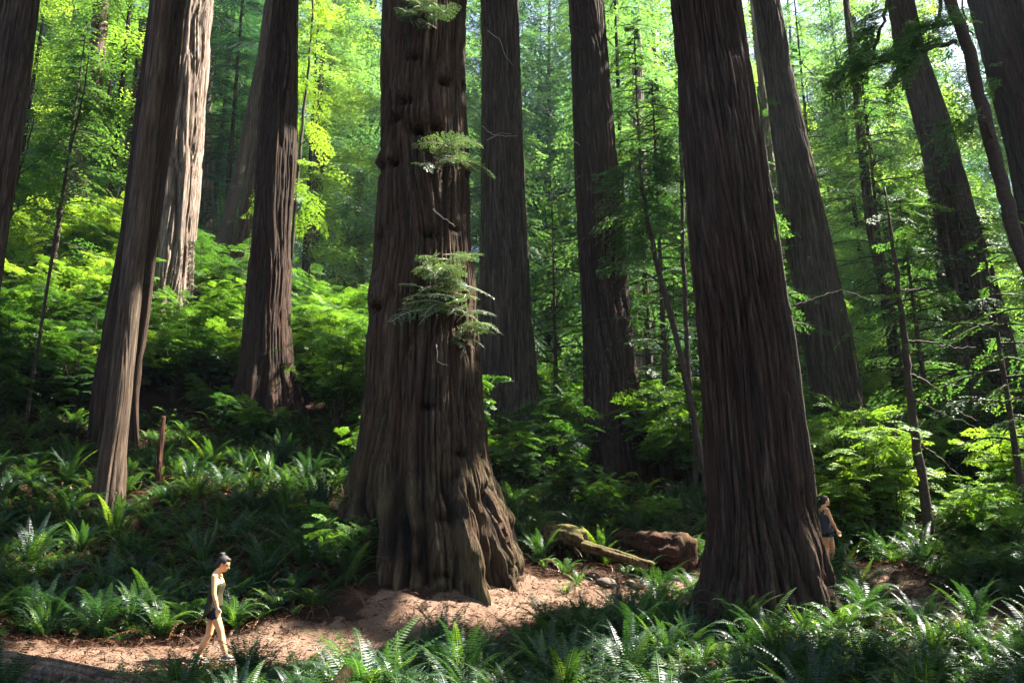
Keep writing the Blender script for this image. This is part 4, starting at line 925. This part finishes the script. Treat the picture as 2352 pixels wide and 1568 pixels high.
def hand(w, dirv, side, curl=.5):
    """palm, four unequal curled fingers and a thumb leaving the palm's side; w = wrist"""
    d = unit(np.asarray(dirv, float)); fw = np.array([1., 0, 0]); fw = unit(fw - d * (fw @ d)); inn = np.cross(d, fw) * (1 if side < 0 else -1)
    pr = [limb(w, w + d * .035, .022, .026, .6)]
    for k, (o_, l) in enumerate([(.030, .068), (.010, .078), (-.010, .072), (-.030, .056)]):
        kn = w + d * .085 + fw * o_ * .95; pr.append(limb(w + d * .02 + fw * o_ * .5, kn, .015, .0115))
        p1 = kn + (d * math.cos(curl * .5) + inn * math.sin(curl * .5)) * l * .5; p2 = p1 + (d * math.cos(curl * 1.4) + inn * math.sin(curl * 1.4)) * l * .3; p3 = p2 + (d * math.cos(curl * 2.2) + inn * math.sin(curl * 2.2)) * l * .22
        pr += [limb(kn, p1, .0095, .0085), limb(p1, p2, .0085, .008), limb(p2, p3, .008, .0065)]
    t0 = w + d * .025 + fw * .02; t1 = t0 + d * .03 + fw * .028 + inn * .012; t2 = t1 + d * .032 + fw * .008 + inn * .010
    pr += [limb(t0, t1, .013, .0105), limb(t1, t2, .010, .008)]
    return pr
def person(root, j, tilt, cloth, name_top, mats):
    hc = np.array(j['head']); pr = []
    R = lambda V: rot(V, hc, tilt)
    H = []
    H.append(ball(hc + [0, 0, .02], (.093, .073, .105))); H.append(ball(hc + [.028, 0, -.045], (.062, .052, .07))); H.append(ball(hc + [.062, 0, -.088], (.026, .028, .02)))   # skull, jaw, chin
    H.append(limb(hc + [.086, 0, .0], hc + [.106, 0, -.032], .008, .013)); H.append(ball(hc + [.088, 0, -.062], (.012, .022, .006))); H.append(ball(hc + [.087, 0, -.072], (.011, .018, .005)))
    H.append(ball(hc + [.080, 0, .018], (.016, .05, .010)))
    for s in (-1, 1): H.append(ball(hc + [-.005, s * .074, -.012], (.018, .008, .028))); H.append(ball(hc + [.055, s * .032, -.035], (.03, .022, .028)))
    for V, Q in H: pr.append((R(V), Q))
    nk = np.array(j['neck']); pr.append(limb(nk, hc + [-.02, 0, -.05], .056, .048)); 
    pr.append(limb(nk + [0, 0, -.02], (j['chest']), .07, .10)) 
    ch = np.array(j['chest']); pv = np.array(j['pelvis']); wa = (ch * .45 + pv * .55)
    pr.append(ball(ch, (.105, .155, .16))); pr.append(ball(wa, (.09, .125, .15))); pr.append(ball(pv, (.115, .165, .13)))
    for s, k in ((-1, 'R'), (1, 'L')):
        sh, el, wr = [np.array(v) for v in j['arm' + k]]
        pr += [limb(nk + [-.01, 0, -.045], sh, .045, .048), limb(sh, el, .047, .036), limb(el, el * .55 + wr * .45, .036, .036), limb(el * .55 + wr * .45, wr, .036, .024, .85)]
        pr += hand(wr, j['hand' + k], s)
        hp, kn, an, to = [np.array(v) for v in j['leg' + k]]
        pr += [limb(hp, kn, .088, .055), limb(kn, kn * .62 + an * .38 + [-.012, 0, 0], .053, .056), limb(kn * .62 + an * .38 + [-.012, 0, 0], an, .055, .033), limb(an, to, .034, .026)]
    fuse('body', pr, M['skin'], root, .0065, 3)
    # hair and bun
    hr = [(R(V), Q) for V, Q in [ball(hc + [-.018, 0, .035], (.098, .082, .103)), ball(hc + [-.055, 0, -.01], (.055, .072, .075)), ball(hc + [.045, 0, .085], (.045, .055, .035))] + [ball(hc + b, (.042, .040, .038)) for b in (j['bun'],)] + [ball(hc + np.array(j['bun']) + [.02, .01, .02], (.028, .03, .025)), ball(hc + np.array(j['bun']) * .72, (.035, .035, .035))]]
    # keep the face clear: cut by leaving hair behind the brow
    fuse('hair', hr, M['hair'], root, .006, 2)
    if j.get('glasses'):
        g = []
        for s in (-1, 1):
            a = np.linspace(0, 2 * np.pi, 15); P = np.stack([np.full(15, .101), s * .032 + .023 * np.cos(a), -.008 + .018 * np.sin(a)], 1) + hc
            mb = MB(); mb.tube(R(P), .0022, 5); g.append(mb)
            mb = MB(); mb.tube(R(np.array([[.10, s * .055, 0], [.05, s * .079, .003], [-.005, s * .080, 0]]) + hc), .002, 5); g.append(mb)
        b = MB()
        for m_ in g: b.add(m_.V[0], m_.Q[0])
        b.build('glasses', M['metal'], root)
    # tank top: loft from hem to shoulder with flared hem
    hemb, hemf = j['hem']; tp = []
    ln = 16
    Vt = []; th = np.linspace(0, 2 * np.pi, 48, endpoint=False); rings = []
    for i in range(ln):
        f = i / (ln - 1); zt = ch[2] + .105; 
        c = np.array([np.interp(f, [0, .45, .8, 1], [(hemb[0] + hemf[0]) / 2, wa[0] - .01, ch[0], ch[0] - .02]), 0, 0])
        rx = np.interp(f, [0, .45, .75, 1], [(hemf[0] - hemb[0]) / 2, .118, .128, .075]); ry = np.interp(f, [0, .45, .8, 1], [.20, .155, .158, .10])
        zb_ = hemb[1] + (hemf[1] - hemb[1]) * (np.cos(th) * .5 + .5); z = zb_ + (zt - zb_) * f
        fold = 1 + .05 * np.sin(th * 7 + 2) * (1 - f) + .03 * np.sin(th * 12) * (1 - f)
        rings.append(np.stack([c[0] + rx * np.cos(th) * fold, ry * np.sin(th) * fold, z], 1))
    Vt = np.concatenate(rings); m = 48
    Q = [(i * m + k, i * m + (k + 1) % m, (i + 1) * m + (k + 1) % m, (i + 1) * m + k) for i in range(ln - 1) for k in range(m)]
    me = mesh_np('tank_top', Vt, np.array(Q), mats[0], smooth=True); o = link('tank_top', me, root)
    so_ = o.modifiers.new('t', 'SOLIDIFY'); so_.thickness = .006
    st = []
    for s in (-1, 1):
        st.append(limb(ch + [.055, s * .085, .10], nk + [0, s * .085, -.005], .022, .022, .6)); st.append(limb(nk + [0, s * .085, -.005], ch + [-.07, s * .08, .11], .022, .026, .6))
    fuse('strap', st, mats[0], o, .006, 2)
    sh = [ball(pv + [0, 0, .0], (.125, .172, .12))]
    for k in 'RL':
        hp, kn = [np.array(v) for v in j['leg' + k][:2]]; e = hp + (kn - hp) * j.get('short', .30); sh.append(limb(hp, e, .098, .094))
    fuse('shorts', sh, mats[1], root, .008, 2)
    for k in 'RL':
        an, to = [np.array(v) for v in j['leg' + k][2:]]; d = to - an; dh = unit(np.array([d[0], d[1], d[2] * 1.0])); heel = an - np.array([.045, 0, .045]) if d[2] < -.02 else an + [-.05, 0, -.04]
        slp = to - heel; slp = slp / np.linalg.norm(slp)
        s1 = [limb(heel + [0, 0, .02], to + slp * .03, .035, .030, 1.1), limb(an, an + [0.005, 0, -.03], .043, .043)]
        so2 = fuse('shoe', s1, M['shoe'], root, .006, 2)
        fuse('sole', [limb(heel + [-.005, 0, -.008], to + slp * .045 + [0, 0, -.02], .026, .022, 1.9)], M['sole'], so2, .006, 1)
    return root
PD_ = min(np.arange(12.0, 13.8, .05), key=lambda d: abs(g1(at(491, 1526, d)[0], d) - at(491, 1526, d)[2])); q = at(486, 1526, PD_); z = g1(q[0], PD_)
p1 = empty('person', (q[0], PD_, z + .025), math.radians(6)); p1.rotation_euler[1] = math.radians(-5.5); p1.scale = (.97,) * 3; tag(p1, 'person in olive tank top walking right with bowed head on the sunlit path', 'person')
person(p1, dict(head=(.185, 0, 1.475), neck=(.075, 0, 1.335), chest=(.095, 0, 1.15), pelvis=(.03, 0, .85), bun=(-.085, 0, .125), glasses=True,
    armR=[(.085, -.165, 1.29), (.085, -.20, 1.03), (.135, -.20, .82)], handR=(.12, 0, -1), armL=[(.085, .165, 1.29), (.04, .21, 1.04), (.02, .20, .82)], handL=(.0, 0, -1),
    legR=[(.035, -.085, .82), (.155, -.075, .455), (.235, -.075, .085), (.36, -.075, .035)], legL=[(.02, .085, .82), (-.06, .08, .43), (-.225, .085, .125), (-.125, .085, .035)],
    hem=((-.135, .67), (.155, .83))), .45, None, 'tank_top', (M['olive'], M['navy']))
q = at(1908, 1311, 18.8); z = g1(q[0], 18.8)
p2 = empty('person', (q[0], 18.8, z + .02), math.radians(4)); tag(p2, 'person in grey tank top and black shorts standing in shade beside the massive dark trunk', 'person')
person(p2, dict(head=(.03, 0, 1.50), neck=(-.02, 0, 1.35), chest=(.0, 0, 1.16), pelvis=(.01, 0, .86), bun=(-.13, 0, .04), 
    armR=[(-.02, -.165, 1.30), (.05, -.20, 1.04), (.15, -.19, .84)], handR=(.45, 0, -1), armL=[(-.02, .165, 1.30), (.02, .21, 1.04), (.10, .20, .83)], handL=(.3, 0, -1),
    legR=[(.01, -.085, .83), (.05, -.08, .45), (.0, -.08, .08), (.13, -.08, .035)], legL=[(.0, .085, .83), (.02, .08, .45), (-.06, .08, .08), (.07, .08, .035)],
    hem=((-.13, .76), (.13, .80)), short=.22), -.12, None, 'tank_top', (M['greyc'], M['navy']))

# ------------------------------------------------------------------ labels for the many plants
ORD = ['', 'second ', 'third ', 'fourth ', 'fifth ', 'sixth ', 'seventh ', 'eighth ', 'ninth ', 'tenth ', 'eleventh ', 'twelfth ', 'thirteenth ', 'fourteenth ', 'fifteenth ']
def ordinal(i, n, w='leftmost'):
    if i < 8 or n - i > 8 and i < 15: return 'leftmost' if i == 0 else ORD[i] + 'from left'
    k = n - 1 - i
    return 'rightmost' if k == 0 else ORD[min(k, 14)] + 'from right'
def label_set(objs, kind, cat, group, cols, rows):
    cell = {}
    for o in objs:
        x, y, z = o.location; px, py = proj(x, y, z + .4)
        c = next((n for lim, n in cols if px < lim), cols[-1][1]); r = next((n for lim, n in rows if py < lim), rows[-1][1])
        cell.setdefault((r, c), []).append((float(px), o))
    for (r, c), L in cell.items():
        L.sort(key=lambda t: t[0])
        for i, (px, o) in enumerate(L):
            s = ('%s %s, %s %s' % (kind(o), r, c, '' if len(L) == 1 else ordinal(i, len(L)))).strip().rstrip(',')
            tag(o, s, cat, group)
COLS = [(210, 'by left edge'), (480, 'below leaning trunk'), (820, 'left of giant'), (1200, 'under giant'), (1600, 'between giants'), (1900, 'below massive trunk'), (2130, 'right of massive trunk'), (9999, 'by right edge')]
label_set(ferns, lambda o: 'green sword fern', 'fern', 'sword ferns covering the forest floor', COLS,
          [(1000, 'high on slope'), (1080, 'upper bank'), (1150, 'mid bank'), (1230, 'lower bank'), (1320, 'behind path'), (1420, 'near path'), (1520, 'foreground back row'), (1620, 'foreground front row'), (9999, 'at bottom edge')])
SC = [(210, 'by left edge'), (480, 'behind leaning trunk'), (860, 'around dark trunk'), (1110, 'behind giant'), (1340, 'between mid trunks'), (1620, 'left of massive trunk'), (1900, 'right of massive trunk'), (2130, 'below brown trunk'), (9999, 'by right edge')]
label_set(shrubs, lambda o: 'yellow-green bush' if o['bright_'] else 'dark green bush', 'bush', 'huckleberry bushes on the slope', SC,
          [(600, 'on skyline'), (720, 'high on slope'), (840, 'mid slope'), (940, 'lower slope'), (1010, 'far ground'), (1080, 'middle ground'), (9999, 'at foot of slope')])
for o in shrubs: del o['bright_']
def tk(o): return {'hemlock_tree': 'drooping green hemlock', 'leafy_tree': 'bright leafy tree', 'redwood_tree': 'tall shaggy redwood'}[o.name.split('.')[0]]
for o in list(bgtrees): o['d_'] = o.location.y
TC = [(80, 'behind left edge trunk'), (300, 'left of leaning trunk'), (560, 'around sunlit trunk'), (860, 'left of giant'), (1100, 'behind giant'), (1320, 'between mid trunks'), (1560, 'left of massive trunk'), (1800, 'behind massive trunk'), (2100, 'right of massive trunk'), (9999, 'by right edge')]
def tree_rows(objs):
    cell = {}
    for o in objs:
        x, y, z = o.location; px, _ = proj(x, y, z + 8); d = o['d_']
        c = next(n for lim, n in TC if px < lim); r = 'near background' if d < 43 else 'mid background' if d < 57 else 'far background' if d < 76 else 'farthest background'
        cell.setdefault((tk(o), r, c), []).append((float(px), o))
    for (t, r, c), L in cell.items():
        L.sort(key=lambda q: q[0])
        for i, (px, o) in enumerate(L): tag(o, ('%s in %s %s, %s' % (t, r, c, '' if len(L) == 1 else ordinal(i, len(L)))).strip().rstrip(','), 'tree', 'background trees'); del o['d_']
tree_rows(bgtrees)

# ------------------------------------------------------------------ air: one closed box of thin even haze
allz = [float(ground(np.array([a]), np.array([c]))[0]) for a in (-400, -200, 0, 200, 400) for c in (-200, 0, 300, 600)]
mh = bpy.data.materials.new('haze_air'); mh.use_nodes = True; th_ = mh.node_tree; th_.nodes.remove(th_.nodes['Principled BSDF'])
pv = th_.nodes.new('ShaderNodeVolumePrincipled'); pv.inputs['Color'].default_value = (.66, .84, 1, 1); pv.inputs['Density'].default_value = 0.0003; pv.inputs['Anisotropy'].default_value = 0.35
th_.links.new(pv.outputs[0], th_.nodes['Material Output'].inputs['Volume'])
X0, X1, Y0, Y1, Z0, Z1 = -420, 420, -215, 615, min(allz) - 25, max(max(allz) + 5, 75)
V = np.array([[x, y, z] for x in (X0, X1) for y in (Y0, Y1) for z in (Z0, Z1)], float)
o = link('haze', mesh_np('haze', V, np.array([[0, 1, 3, 2], [4, 6, 7, 5], [0, 4, 5, 1], [2, 3, 7, 6], [0, 2, 6, 4], [1, 5, 7, 3]]), mh))
tag(o, 'thin pale forest haze filling the grove', 'haze', kind='stuff')
